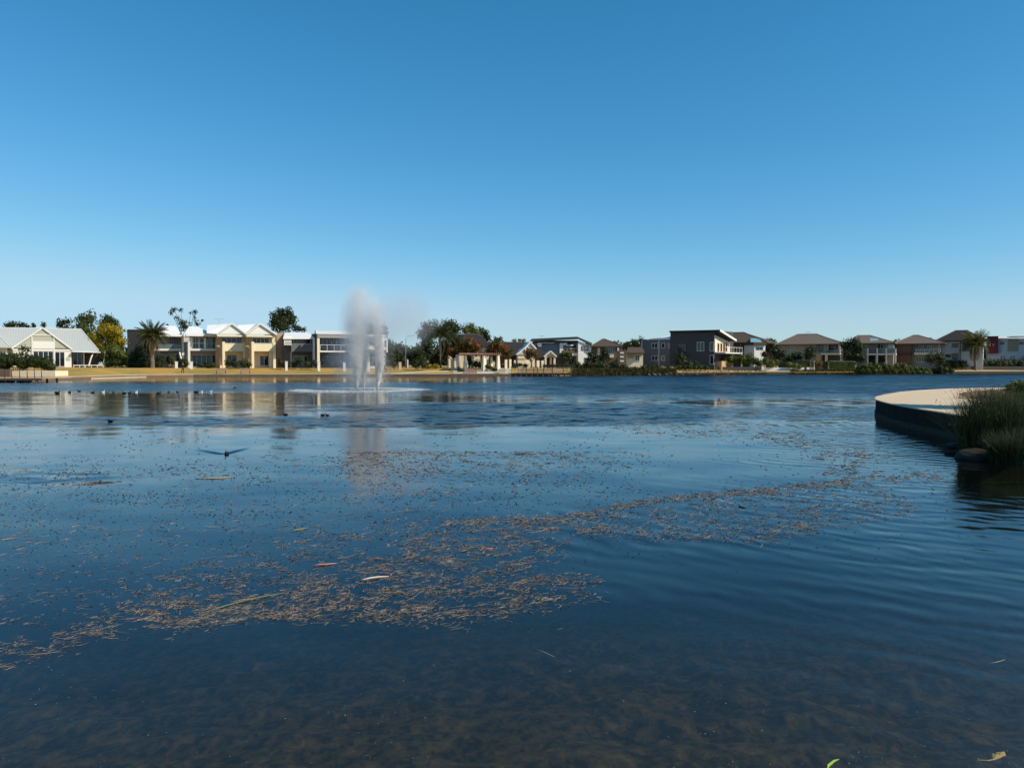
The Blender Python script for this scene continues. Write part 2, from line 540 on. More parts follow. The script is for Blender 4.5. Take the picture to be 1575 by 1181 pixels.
# wake of the duck that swims towards the camera
DUCK = atz(348.5, 698, 0)
wx, wy = mm('SUBTRACT', X, DUCK.x), mm('SUBTRACT', Y, DUCK.y - .15)
ux = mm('MULTIPLY_ADD', wy, .36, mm('MULTIPLY', wx, .93)); uy = mm('MULTIPLY_ADD', wy, .93, mm('MULTIPLY', wx, -.36))
arm = mm('SUBTRACT', mm('MULTIPLY', uy, .42), mm('ABSOLUTE', ux))
wk = mm('MULTIPLY', mm('MULTIPLY', smooth(mm('ABSOLUTE', arm), .17, .02), mm('MULTIPLY', smooth(uy, -.02, .12), smooth(uy, 1.7, .2))), .14)
sy = mm('ADD', sy, wk)
cn = nd(nt, 'ShaderNodeCombineXYZ')
nt.links.new(mm('MULTIPLY', sx, -1), cn.inputs[0]); nt.links.new(mm('MULTIPLY', sy, -1), cn.inputs[1]); cn.inputs[2].default_value = 1
nm = nd(nt, 'ShaderNodeVectorMath', operation='NORMALIZE'); nt.links.new(cn.outputs[0], nm.inputs[0])
N = nm.outputs[0]
# Schlick reflectance of water, the same from above and below so that sunlight reaches the bed
geo_w = nd(nt, 'ShaderNodeNewGeometry'); dt = nd(nt, 'ShaderNodeVectorMath', operation='DOT_PRODUCT')
nt.links.new(N, dt.inputs[0]); nt.links.new(geo_w.outputs['Incoming'], dt.inputs[1])
cosv = mm('ABSOLUTE', dt.outputs['Value'])
fres = mm('MULTIPLY_ADD', mm('POWER', mm('SUBTRACT', 1, cosv, clamp=True), 5), .98, .02)
gl = nd(nt, 'ShaderNodeBsdfPrincipled')                       # reflection off the facets, plus the fine silt held in the water
gl.inputs['Base Color'].default_value = (.0015, .0015, .0015, 1); gl.inputs['IOR'].default_value = 1.26     # a little under 1.33: clear-sky light is polarised and water returns less of it
nt.links.new(N, gl.inputs['Normal'])
nt.links.new(mm('MULTIPLY_ADD', patch, mm('MULTIPLY_ADD', smooth(Y, 40, 60), .17, .09), .085, clamp=True), gl.inputs['Roughness'])
tr = nd(nt, 'ShaderNodeBsdfTransparent')
inv = mm('SUBTRACT', 1, fres)
tcol = nd(nt, 'ShaderNodeCombineColor')
for k_, v_ in enumerate((.94, .92, .86)): nt.links.new(mm('MULTIPLY', inv, v_), tcol.inputs[k_])
nt.links.new(tcol.outputs[0], tr.inputs['Color'])
ad = nd(nt, 'ShaderNodeAddShader')
nt.links.new(gl.outputs[0], ad.inputs[0]); nt.links.new(tr.outputs[0], ad.inputs[1])
nt.links.new(ad.outputs[0], out.inputs['Surface'])
va = nd(nt, 'ShaderNodeVolumeAbsorption'); va.inputs['Color'].default_value = (.60, .62, .50, 1); va.inputs['Density'].default_value = .85
nt.links.new(va.outputs[0], out.inputs['Volume'])
tag(MB().box(-420, 420, 1.25, 240, -4, 0).build('water', WATER), kind='structure')

# ---- retaining walls along the shore
def shore_wall(label, m, cap_m, px0, px1, n, ztop, group=None, th=.3, name='retaining_wall', ins=.02):
    mid = shore_pt((px0 + px1) / 2)
    root = empty(name, (mid.x, mid.y, 0))
    tag(root, label, 'wall', group)
    for i in range(n):
        a, b_ = shore_pt(px0 + (px1 - px0) * i / n) - mid, shore_pt(px0 + (px1 - px0) * (i + 1) / n) - mid
        d = (b_ - a).normalized()
        a, b_ = a + d * ins, b_ - d * ins
        back = Vector((mid.x, mid.y, 0)).normalized() * th
        zt = ztop + rng.uniform(-.012, .012)
        MB().slab([Vector((a.x, a.y, zt)), Vector((b_.x, b_.y, zt)), Vector((b_.x + back.x, b_.y + back.y, zt)), Vector((a.x + back.x, a.y + back.y, zt))], zt + 1.6).build('block', m, root)
        f = -Vector((mid.x, mid.y, 0)).normalized() * .06
        if cap_m:
            MB().slab([Vector((a.x + f.x, a.y + f.y, zt + .09)), Vector((b_.x + f.x, b_.y + f.y, zt + .09)), Vector((b_.x + back.x, b_.y + back.y, zt + .09)), Vector((a.x + back.x, a.y + back.y, zt + .09))], .085).build('coping_stone', cap_m, root)
    return root
COPING = mat('pale coping', (.55, .45, .32), .9, .12, 2)
shore_wall('low brown lakeside wall with pale coping below the left lawn', WALLM, COPING, -260, 470, 34, .30)
shore_wall('low brown lakeside wall with pale coping behind the fountain', WALLM, COPING, 470, 692, 12, .31)
shore_wall('brown lakeside wall below the pergola plaza', WALLM, COPING, 692, 786, 6, .36)
shore_wall('dark stone lakeside wall below the grey house', DARKWALLM, None, 1035, 1225, 10, .44)
shore_wall('dark stone lakeside wall at the far right shore', DARKWALLM, None, 1432, 1800, 16, .46)
a_, b_ = shore_pt(140, -1.3), shore_pt(225, -1.3)
root = empty('boat_landing', ((a_.x + b_.x) / 2, (a_.y + b_.y) / 2, 0))
tag(root, 'low pale concrete landing at the water below the left lawn', 'landing')
m_ = Vector(root.location)
MB().slab([a_ - m_ + Vector((0, 0, .13)), b_ - m_ + Vector((0, 0, .13)), shore_pt(225, -.06) - m_ + Vector((0, 0, .13)), shore_pt(140, -.06) - m_ + Vector((0, 0, .13))], .14).build('slab', COPING, root)
MB().slab([a_ - m_ + Vector((.2, .1, -.012)), b_ - m_ + Vector((-.2, .1, -.012)), shore_pt(225, -.2) - m_ + Vector((-.2, 0, -.012)), shore_pt(140, -.2) - m_ + Vector((.2, 0, -.012))], 1.4).build('footing', WALLM, root)

# ================================================================== BUILDINGS
class House:
    def __init__(s, name, label, px, D, rot, zb, group=None, cat='house'):
        s.o = at(px, 560, D); s.o.z = zb
        s.zb = zb
        r = R(rot)
        s.d = Vector((math.cos(r), math.sin(r), 0)); s.b = Vector((-math.sin(r), math.cos(r), 0))
        s.root = tag(empty(name, s.o, r), label, cat, group)
    def loc(s, px, py, v=0.0):
        r = ray(px, py)
        # (t r).xy = o + u d + v b
        ax, ay = r.x, r.y
        cx_, cy_ = s.o.x + v * s.b.x, s.o.y + v * s.b.y
        det = -ax * s.d.y + ay * s.d.x
        t = (-cx_ * s.d.y + cy_ * s.d.x) / det
        u = (t * ax - cx_) * s.d.x + (t * ay - cy_) * s.d.y
        return Vector((u, v, EYE + t * r.z - s.zb))
    def box(s, name, x0, y0, x1, y1, v, depth, m, parent=None, ground=False):
        a = s.loc(x0, (y0 + y1) / 2, v); c = s.loc(x1, (y0 + y1) / 2, v)
        zt, zl = s.loc((x0 + x1) / 2, y0, v).z, s.loc((x0 + x1) / 2, y1, v).z
        if ground: zl = -.5
        return MB().box(a.x, c.x, v, v + depth, zl, zt).build(name, m, parent or s.root)
    def win(s, x0, y0, x1, y1, v, n=2, rows=1, fm=None, gm=None, fw=.07, name='window'):
        a = s.loc(x0, (y0 + y1) / 2, v); c = s.loc(x1, (y0 + y1) / 2, v)
        zt, zl = s.loc((x0 + x1) / 2, y0, v).z, s.loc((x0 + x1) / 2, y1, v).z
        fm, gm = fm or WHITE, gm or GLASSDARK
        mb = MB()
        w, h = c.x - a.x, zt - zl
        mb.box(a.x, c.x, v - .07, v - .002, zl, zl + fw).box(a.x, c.x, v - .07, v - .002, zt - fw, zt)
        xs_ = [a.x + fw / 2 + (w - fw) * i / n for i in range(n + 1)]
        zs_ = [zl + fw / 2 + (h - fw) * i / rows for i in range(rows + 1)]
        for x in xs_: mb.box(x - fw / 2, x + fw / 2, v - .066, v - .004, zl + fw, zt - fw)
        for z in zs_[1:-1]: mb.box(a.x + fw, c.x - fw, v - .062, v - .006, z - fw / 2, z + fw / 2)
        f = mb.build(name, fm, s.root)
        for i in range(n):
            for j in range(rows):
                MB().box(xs_[i] + fw / 2, xs_[i + 1] - fw / 2, v - .04, v - .012, zs_[j] + fw / 2, zs_[j + 1] - fw / 2).build('pane', gm, f)
        return f
    def hip(s, x0, x1, ye, r0, r1, yr, v0, depth, m, th=.18, name='roof', cap=None):
        """hipped roof: eave span in pixels on the front plane, ridge span in pixels on the middle plane"""
        a, c = s.loc(x0, ye, v0), s.loc(x1, ye, v0)
        ze = (a.z + c.z) / 2
        p_, q_ = s.loc(r0, yr, v0 + depth / 2), s.loc(r1, yr, v0 + depth / 2)
        zr = (p_.z + q_.z) / 2
        A, B, C, D_ = (a.x, v0, ze), (c.x, v0, ze), (c.x, v0 + depth, ze), (a.x, v0 + depth, ze)
        P_, Q_ = (p_.x, v0 + depth / 2, zr), (q_.x, v0 + depth / 2, zr)
        mb = MB()
        lo = [(x, y, z - th) for x, y, z in (A, B, C, D_)]
        mb.add([A, B, C, D_, P_, Q_] + lo, [(0, 1, 5, 4), (1, 2, 5), (2, 3, 4, 5), (3, 0, 4), (0, 6, 7, 1), (1, 7, 8, 2), (2, 8, 9, 3), (3, 9, 6, 0), (9, 8, 7, 6)])
        o = mb.build(name, m, s.root)
        if cap:
            for e, f in ((A, P_), (B, Q_), (P_, Q_)):
                if (Vector(e) - Vector(f)).length > .3:
                    MB().tube([Vector(e) + Vector((0, 0, .02)), Vector(f) + Vector((0, 0, .02))], .09, 5).build('ridge_cap', cap, o)
        return o
    def gable(s, x0, x1, ye, xa, ya, v0, depth, m, wall=None, over=.16, th=.14, barge=None):
        """roof with its gable to the lake"""
        a, c, t = s.loc(x0, ye, v0), s.loc(x1, ye, v0), s.loc(xa, ya, v0)
        ze = (a.z + c.z) / 2
        f, bk = v0 - over, v0 + depth
        mb = MB()
        mb.slab([(a.x, f, ze), (t.x, f, t.z), (t.x, bk, t.z), (a.x, bk, ze)], th)
        mb.slab([(t.x, f, t.z), (c.x, f, ze), (c.x, bk, ze), (t.x, bk, t.z)], th)
        o = mb.build('roof', m, s.root)
        if wall:
            k = .93
            tx = t.x
            l_, r_ = tx + (a.x - tx) * k, tx + (c.x - tx) * k
            zt = t.z - th - .02
            zb_ = t.z + (ze - t.z) * k - th - .02
            MB().add([(l_, v0, zb_), (r_, v0, zb_), (tx, v0, zt), (l_, v0 + .2, zb_), (r_, v0 + .2, zb_), (tx, v0 + .2, zt)],
                     [(0, 1, 2), (5, 4, 3), (0, 3, 4, 1), (1, 4, 5, 2), (2, 5, 3, 0)]).build('gable', wall, s.root)
        if barge:
            for e, g_ in (((a.x, f - .03, ze - th / 2), (t.x, f - .03, t.z - th / 2)), ((c.x, f - .03, ze - th / 2), (t.x, f - .03, t.z - th / 2))):
                MB().bar(e, g_, .06, .24).build('barge_board', barge, o)
        return o
    def slab(s, name, pts, th, m, parent=None):
        return MB().slab([s.loc(*q) for q in pts], th).build(name, m, parent or s.root)
    def rail(s, x0, x1, yt, yb, v, m, n=0, glass=None):
        a, c = s.loc(x0, yt, v), s.loc(x1, yt, v)
        z0 = s.loc((x0 + x1) / 2, yb, v).z
        zt = (a.z + c.z) / 2
        mb = MB().box(a.x, c.x, v - .03, v + .03, zt - .06, zt)
        n = n or max(2, int((c.x - a.x) / 1.4))
        for i in range(n + 1):
            x = a.x + .03 + (c.x - a.x - .06) * i / n
            mb.box(x - .025, x + .025, v - .025, v + .025, z0, zt - .06)
        o = mb.build('balcony_rail', m, s.root)
        if glass:
            MB().box(a.x + .06, c.x - .06, v - .008, v + .008, z0 + .06, zt - .07).build('glass_panel', glass, o)
        return o
    def antenna(s, px, py0, py1, v, m=GREYMETAL, w=.9):
        a, c = s.loc(px, py0, v), s.loc(px, py1, v)
        mb = MB().tube([(a.x, v, c.z), (a.x, v, a.z)], .025, 5)
        mb.bar((a.x - w, v, a.z), (a.x + w, v, a.z), .04)
        for i in range(6):
            x = a.x - w + 2 * w * i / 5
            mb.bar((x, v - .35, a.z + .03), (x, v + .35, a.z + .03), .02)
        mb.build('antenna', m, s.root)
GLASSRAIL = mat('grey tinted balcony glass', (.10, .13, .13), .1, .1, spec=.6)
# ---- white cottage at the far left
h = House('cottage', 'sage and white cottage with pale metal roof and big front gable behind the clipped hedge', 62, 140, 26, 1.42)
h.box('wall', -55, 536.5, 108.5, 565, 1.2, 9, WHITE, ground=True)
h.hip(-75, 151.5, 538, -50, 124.5, 505, -.2, 11, METALROOF, cap=OFFWHITE)
h.gable(17.5, 111, 536.3, 65.8, 503.5, -.6, 6, METALROOF, SAGE, barge=WHITE)
h.box('wall', 19.5, 536.9, 109.6, 566, -.55, 1.7, WHITE, ground=True)
h.box('gable_panel', 49.8, 525, 83.6, 536.3, -.72, .1, WHITE)
h.box('gable_beam', 49.8, 514.9, 83.6, 516.4, -.72, .1, WHITE)
for x in (48.5, 82.4): h.box('gable_post', x, 515, x + 1.6, 566, -.70, .12, WHITE)
h.box('lintel', 19.8, 536.9, 109.4, 539.6, -.66, .1, WHITE)
h.win(51.2, 540, 82.2, 563.5, -.56, 4)
h.win(84.4, 541, 99.8, 564, -.56, 2)
h.box('wall_plaque', 101.6, 550, 107.8, 554.5, -.6, .05, SAGE)
h.box('porch_back_wall', 111, 541, 150, 565, 1.15, .1, DARKGREY, ground=True)
h.win(112, 541.5, 126.5, 563, 1.1, 2, fm=GREYMETAL)
h.box('porch_screen', 128, 541, 130, 565, .4, .8, OFFWHITE, ground=True)
h.slab('porch_awning', [(111, 540.5, -1.4), (155, 541.8, -1.4), (152, 539.5, 1.2), (111, 539.2, 1.2)], .1, WHITE)
a, b_, c_ = h.loc(144.5, 542, -1.0), h.loc(139.5, 552, -1.0), h.loc(136.5, 563, -1.0)
MB().tube([a, (a + b_) / 2 + Vector((-.05, 0, 0)), b_, c_], .13, 6).build('curved_strut', WHITE, h.root)
MB().bar(h.loc(161.3, 541, -1.2), h.loc(158.6, 565, -1.2), .1).build('leaning_post', OFFWHITE, h.root)
o = h.box('deck_rail', 112.5, 561.2, 159, 562.2, -1.4, .1, WHITE)
for i in range(6):
    x = 113 + i * 9
    h.box('rail_post', x, 562.2, x + .9, 566, -1.38, .07, WHITE)
h = House('cottage', 'pale hipped wing of a cottage cut off by the left edge of the picture', -25, 134, 26, 1.40)
h.box('wall', -90, 533, 9, 566, 0, 8, OFFWHITE, ground=True)
h.hip(-110, 15.5, 533, -90, -16, 500, -1.0, 10, METALROOF, cap=OFFWHITE)
h.win(6, 541, 9, 561, -.01, 1)
h.win(-12, 541, -2, 558, -.01, 2)

# ---- row of two-storey terraces behind the left lawn
TG = 'two-storey terraces behind the lawn'
h = House('terrace_house', 'dark windowless end house in shade behind the date palm', 215, 150, 26, 1.38)
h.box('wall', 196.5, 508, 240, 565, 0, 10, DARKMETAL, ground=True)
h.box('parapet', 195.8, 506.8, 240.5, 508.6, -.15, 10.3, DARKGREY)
h.win(205, 545, 213, 560, 0, 1, fm=DARKMETAL)

h = House('terrace_house', 'white roofed terrace with deep dark balcony partly hidden by the date palm', 262, 144, 26, 1.36, TG)
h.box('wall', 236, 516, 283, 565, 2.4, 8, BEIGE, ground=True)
h.hip(232, 281, 516, 246, 270, 501, -.5, 10, WHITEROOF)
h.box('fascia', 237, 514.8, 279.5, 517.4, -.55, .15, WHITE)
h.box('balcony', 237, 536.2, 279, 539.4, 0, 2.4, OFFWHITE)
h.rail(238, 279, 528.5, 536.2, .1, DARKMETAL, glass=GLASSRAIL)
h.win(262, 519.5, 269, 535.5, 2.4, 2, fm=DARKMETAL)
h.box('party_wall', 279.8, 510, 283.6, 566, -.2, 3, OFFWHITE, ground=True)
h.win(238, 545, 252, 565, 2.4, 2, fm=GREYMETAL)
h.win(255, 545, 277, 565, 2.4, 3, fm=GREYMETAL)

h = House('terrace_house', 'white terrace with grey glazed ground floor left of the yellow pair', 308, 144, 26, 1.36, TG)
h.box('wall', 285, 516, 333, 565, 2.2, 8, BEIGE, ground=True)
h.hip(282, 333.5, 515.8, 291, 303, 501.8, -.5, 10, WHITEROOF)
h.box('fascia', 286, 513, 318, 517, -.6, .2, WHITE)
h.box('fascia', 318.2, 514, 333, 517, -.55, .2, OFFWHITE)
o = h.box('slat_screen', 282.8, 514, 283.4, 526, -.4, .1, WHITE)
for i in range(6):
    y = 514.5 + i * 2.0
    h.box('slat', 283.4, y, 291.4, y + 1.1, -.4, .08, WHITE, parent=o)
h.box('column', 289, 525, 292.6, 566, -.2, .4, OFFWHITE, ground=True)
h.box('pier', 292, 518.8, 296.4, 536, 1.2, 1.0, WHITE)
h.box('pier', 313.8, 519.5, 317, 536, 1.2, 1.0, WHITE)
h.win(297, 518.8, 305, 536, 2.2, 2)
h.win(306.5, 519.5, 313.5, 536, 2.2, 1)
h.win(318.5, 520, 331, 536, 2.2, 2, fm=GREYMETAL, gm=GLASSRAIL)
h.box('balcony', 292.6, 536.4, 331.5, 539.4, 0, 2.2, OFFWHITE)
h.rail(293, 331.5, 527.8, 536.4, .1, GREYMETAL, glass=None)
h.win(295, 546, 332, 564, 2.2, 5, fm=GREYMETAL)
h.box('column', 332.2, 526, 335.8, 566, -.2, .5, OFFWHITE, ground=True)

def yellow(label, x0, x1, xa, ya, px, ye, win_up, win_dn, rb=None):
    h = House('terrace_house', label, px, 144, 26, 1.35, TG)
    h.box('wall', x0 + 5.5, 516, x1 - 1, 565, 2.3, 8, CREAM, ground=True)
    h.box('side_wall', x0 + .8, 516, x0 + 5.5, 565, 1.2, 8, ORANGE, ground=True)
    h.gable(x0, x1, ye, xa, ya, -.3, 10, WHITEROOF, WHITE, over=.28, barge=WHITE)
    h.box('lintel', x0 + 1.5, ye + 1.5, x1 - 2.5, ye + 4.2, -.25, .3, CREAM)
    h.box('soffit', x0 + 1.5, ye + 4.2, x1 - 2.5, ye + 4.8, -.2, 2.5, WHITE)
    h.win(*win_up, 2.3, 4, rows=1)
    h.box('side_wall', x1 - 7, 517, x1 - 3, 528.5, 1.3, 1.0, CREAM)
    h.box('parapet', x0 + 9.8, 528.4, x1 - 4.2, 540.2, 0, .3, CREAM)
    h.box('parapet_cap', x0 + 9.6, 527.8, x1 - 4.0, 528.4, -.05, .4, WHITE)
    h.box('balcony_floor', x0 + 9.8, 538.6, x1 - 4.2, 540.2, .3, 2.0, OFFWHITE)
    h.box('column', x0 + 9.4, 525.5, x0 + 13.4, 566, -.12, .5, CREAM, ground=True)
    h.box('column', x1 - 5.2, 526.5, x1 - 1.2, 566, -.12, .5, CREAM, ground=True)
    for w in win_dn: h.win(*w)
    return h
h = yellow('yellow terrace with white gable, left one of the matching pair', 332.8, 379.5, 356.4, 497, 356, 513.4, (341, 519.3, 371, 527.9), [(349, 546, 364, 562, 2.3, 2, 1, GREYMETAL)])
h.antenna(337, 490.8, 503, 4)
h.slab('roof_wing', [(318, 511.5, 1.0), (335, 512.5, 1.0), (357, 497.6, 4.5), (318.5, 500, 4.5)], .15, WHITEROOF)
h = yellow('yellow terrace with white gable, right one of the pair beside the tan wall', 377.6, 425.5, 399.8, 497.4, 400, 513.8, (388, 520, 413.6, 528.5), [(399.5, 547, 413, 562.5, 2.3, 2, 1, WHITE)])
h.slab('roof_wing', [(364, 510, 3.0), (378, 511, 3.0), (400, 498.2, 5.5), (366, 500, 5.5)], .15, WHITEROOF)
h.box('garden_wall', 414.5, 541, 423.5, 565, .6, .3, CREAM, ground=True)
h.box('end_wall', 425.6, 512, 437, 565, 2.0, 9, TAN, ground=True)

h = House('terrace_house', 'flat white roofed terrace with dark grey balcony right of the yellow pair', 462, 145, 26, 1.35, TG)
h.box('wall', 437.2, 517, 486, 565, 2.2, 8, GREYWALL, ground=True)
h.slab('roof', [(435.5, 519, -.5), (483.5, 519, -.5), (476, 511.5, 4), (438, 511.5, 4)], .3, WHITEROOF)
o = h.box('slat_screen', 437, 517, 437.7, 531, -.3, .1, WHITE)
for i in range(7):
    y = 517.5 + i * 2.0
    h.box('slat', 437.7, y, 448.5, y + 1.1, -.3, .08, WHITE, parent=o)
h.box('parapet', 448, 529.2, 481, 541, 0, .3, GREYWALL)
h.box('parapet_cap', 447.8, 528.6, 481.2, 529.2, -.04, .38, GREYMETAL)
h.box('balcony_floor', 448, 539.5, 481, 541, .3, 1.9, GREYWALL)
for x in (451, 458, 464.5): h.win(x, 520, x + 6, 528.5, 2.2, 1)
h.win(471, 520, 480, 528.5, 2.2, 2, fm=DARKMETAL)
h.win(451, 547, 473, 564, 2.2, 3, fm=GREYMETAL)
h.box('column', 446.5, 541, 449, 566, 0, .35, DARKGREY, ground=True)
h.box('column', 481.3, 519, 484.6, 566, -.2, .35, OFFWHITE, ground=True)
h.box('side_wall', 484.8, 513, 488, 566, .6, 7, BROWNBRICK, ground=True)

h = House('terrace_house', 'long grey fascia terrace half hidden behind the fountain spray', 520, 145, 26, 1.35, TG)
h.box('wall', 491.5, 520, 560, 565, 2.2, 8, DARKGREY, ground=True)
h.slab('roof', [(488, 512, -.5), (562, 513, -.5), (560, 509, 6), (484, 508.5, 6)], .2, WHITEROOF)
h.box('fascia', 488.5, 512.4, 561, 520, -.4, .35, MIDGREY)
h.box('column', 488, 514, 491.8, 566, -.3, .4, PALECREAM, ground=True)
h.box('balcony', 492, 539.4, 556, 541.8, 0, 2.2, OFFWHITE)
h.rail(492.2, 556, 530.5, 539.4, .1, WHITE, 6)
h.win(495, 521.5, 525, 536, 2.2, 4, fm=GREYMETAL)
h.win(530, 521.5, 552, 536, 2.2, 3, fm=GREYMETAL)
h.win(495, 546, 552, 564.5, 2.2, 6, fm=DARKMETAL)
h.box('gable_fin', 486, 508, 488.5, 513, -.6, 1.2, WHITE)

h = House('terrace_house', 'white end terrace with open corner frame right of the fountain', 576, 145, 26, 1.34, TG)
h.box('wall', 561.5, 516, 589, 565, 1.2, 8, OFFWHITE, ground=True)
h.box('roof', 560.5, 514.6, 592, 517.6, -.2, 9.6, WHITE)
h.box('frame_post', 587.4, 517.6, 591.3, 533.5, -.15, .4, WHITE)
h.box('frame_beam', 587, 520.6, 596.4, 522, -.1, .3, WHITE)
h.box('frame_post', 594.6, 522, 596.4, 542, -.1, .3, OFFWHITE)
h.box('balcony', 561.5, 533.5, 594.4, 538, 0, 1.2, OFFWHITE)
h.win(567.5, 524, 575.5, 532.5, 1.2, 2)
h.win(579, 522, 586, 532.5, 1.2, 1)
h.box('column', 564, 522, 567, 565, .2, .4, GREYWALL, ground=True)
h.win(568, 542, 578, 563, 1.2, 2, fm=GREYMETAL)

# ---- houses behind the pergola
h = House('house', 'house with dark hipped roof and cream upper wall behind the pergola', 725, 158, 6, 1.5)
h.box('wall', 690, 534, 752, 566, 0, 9, PALECREAM, ground=True)
h.hip(684, 755, 532.5, 706, 736, 514.5, -.6, 10.5, DARKROOF, cap=GREYROOF)
for i in range(3):
    q = [(729 + i * 3.2, 529.5 - .2 * i, 1.3), (731.6 + i * 3.2, 529.5 - .2 * i, 1.3), (729.2 + i * 2.4, 523.5, 3.4), (727 + i * 2.4, 523.5, 3.4)]
    h.slab('solar_panel', q, .06, SOLAR)
h.box('roof_vent', 703, 513, 715, 515, 4, 1.5, GREYMETAL)
h.box('frieze', 736, 541.5, 752, 544, -.06, .06, REDPANEL)
h.win(739, 546, 746, 560, 0, 2, fm=TERRACOTTA)
h = House('house', 'house with long charcoal roof and two stepped cream gables', 806, 156, 10, 1.3)
h.box('wall', 772, 545, 834, 566, .6, 9, DARKGREY, ground=True)
h.hip(766, 838, 546.5, 772, 828, 526, -.3, 11, DARKROOF)
h.gable(806, 824.5, 536, 815.5, 525.8, -.5, 4, WHITEROOF, PALECREAM, over=.25, barge=WHITE)
h.box('wall', 807.8, 535.2, 822.6, 560, -.45, 1, PALECREAM, ground=True)
h.win(810, 534, 820, 540, -.45, 2, fm=TERRACOTTA)
h.gable(794.5, 812, 545, 806.5, 535, -1.6, 4, WHITEROOF, PALECREAM, over=.2, barge=WHITE)
h.box('wall', 796.5, 544, 810, 563, -1.55, 2, PALECREAM, ground=True)
h.win(797.5, 543.2, 807, 547, -1.55, 2, fm=GREYMETAL)
h.box('wall_band', 796.8, 551.4, 807, 553.2, -1.6, .06, TERRACOTTA)
h = House('garden_pavilion', 'small cream gabled pavilion with open dark doorway right of the pier end', 846, 149, 4, 1.25, cat='pavilion')
h.gable(836.5, 856, 548, 846.8, 539.5, 0, 4, WHITEROOF, PALECREAM, over=.3, barge=PALECREAM)
h.box('column', 838, 548, 840.6, 564.5, .02, .5, PALECREAM, ground=True)
h.box('column', 851.6, 548, 854.6, 564.5, .02, .5, PALECREAM, ground=True)
h.box('column', 845.8, 550, 848.8, 564.5, .5, .5, PALECREAM, ground=True)
h.box('beam', 837.8, 547, 855, 549.5, 0, .4, PALECREAM)
h.box('back_wall', 838.4, 549, 854.4, 564.5, 2.4, .2, BROWNBRICK, ground=True)
h.box('side_wall', 829, 546, 836.4, 565, 1.4, 4, DARKGREY, ground=True)
h.slab('side_roof', [(826, 550, .8), (838.5, 550, .8), (838.5, 540, 3), (832, 540, 3)], .15, DARKROOF)
h.box('side_wall', 856, 544, 866, 565, 1.4, 4, DARKGREY, ground=True)
h = House('house', 'modern white house with shade-painted blue-grey left wall and sweeping charcoal skillion roof', 862, 160, 8, 1.3)
h.box('wall', 822, 527.5, 861, 566, .8, 9, SHADEBLUE, ground=True)  # the shade on this wall is put into its dark bluish colour
h.slab('roof', [(815.5, 523.3, -.8), (889, 519.8, -1.2), (887.5, 517.8, 9), (818, 521, 9)], .25, DARKROOF)
h.slab('roof', [(889.2, 519.5, -.75), (911, 531, -.7), (909.5, 527, 9), (887.8, 517.7, 9)], .25, DARKROOF)
h.box('fascia', 820, 523.6, 888.8, 527.3, -.3, .3, DARKMETAL)
h.box('wall', 861.2, 525.2, 866, 545, 0, 6, WHITE)
h.box('wall', 866.2, 525.2, 872.5, 531, 0, 3, WHITE)
h.slab('awning', [(871, 531, -.4), (882, 531, -.4), (880, 527, 1.8), (873, 527, 1.8)], .1, WHITEROOF)
h.win(866.5, 531.5, 880, 538, 1.9, 3)
h.box('wall', 866.2, 531, 889, 560, 2.0, 6, DARKGREY, ground=True)
h.box('balcony', 867, 539, 889, 542.6, 0, 2.0, BROWNBRICK)
h.rail(867, 889, 535.8, 539, .1, WHITE, 4)
h.box('wall', 880.4, 542.7, 889, 547, .1, 2, WHITE)
a, b_, c_, d_ = h.loc(889.3, 524.5, -.4), h.loc(909.6, 532.4, -.4), h.loc(909.6, 562, -.4), h.loc(889.3, 562, -.4)
z0 = -.4
MB().add([a, b_, (c_.x, -.4, -.5), (d_.x, -.4, -.5), a + Vector((0, 7, 0)), b_ + Vector((0, 7, 0)), (c_.x, 6.6, -.5), (d_.x, 6.6, -.5)],
         [(3, 2, 1, 0), (4, 5, 6, 7), (0, 1, 5, 4), (1, 2, 6, 5), (3, 0, 4, 7), (2, 3, 7, 6)]).build('wall', WHITE, h.root)
h.win(894, 532.2, 904.8, 539.3, -.4, 2, fm=DARKMETAL, gm=CURTAIN)
h.win(898.5, 550, 906, 558, -.4, 1, fm=GREYMETAL)
h.win(869, 546.5, 888, 561, 2.0, 4, fm=GREYMETAL)
h.box('chimney', 827.5, 526.5, 833, 533.5, 0, .8, WHITE)
h.antenna(833, 517, 521, 4, w=.6)
h = House('house', 'two-storey house with steep brown pyramid roof between the round shrubs', 934, 160, -6, 1.2)
h.box('wall', 911, 533, 955, 564, .4, 9, BROWNBRICK, ground=True)
h.hip(908.5, 957.5, 532.3, 927, 929, 521.2, -.6, 11, BROWNROOF, cap=GREYROOF)
h.win(932, 533.5, 946, 542.5, .4, 4)
h.box('wall', 936, 543.2, 944, 550, -.1, .5, PALECREAM)
h.box('wall', 919, 535, 923, 546, .2, .2, PALECREAM)
h.win(913, 545, 918, 553, .4, 1)
h = House('gate_tower', 'narrow brown brick tower with three white slots', 956, 152, -4, 1.1, cat='tower')
h.box('wall', 951, 538, 963, 562, 0, 2.5, BROWNBRICK, ground=True)
for y in (541.5, 547.6, 554): h.box('slot', 953.8, y, 959.5, y + 2.4, -.05, .1, WHITE)
h.box('fin', 949.8, 534.8, 952, 539.5, -.1, 1, WHITE)
h = House('house', 'brown flat roofed house with cream ground floor left of the dark grey house', 974, 158, -4, 1.1)
h.box('wall', 963.5, 541, 989, 564, .6, 7, PALECREAM, ground=True)
h.hip(962.5, 992, 542.5, 966, 988, 534, -.5, 8.5, BROWNROOF)
h.box('wall', 965, 547, 975, 550.5, .3, .25, ORANGE)
h.win(977, 546, 984, 556, .6, 2)

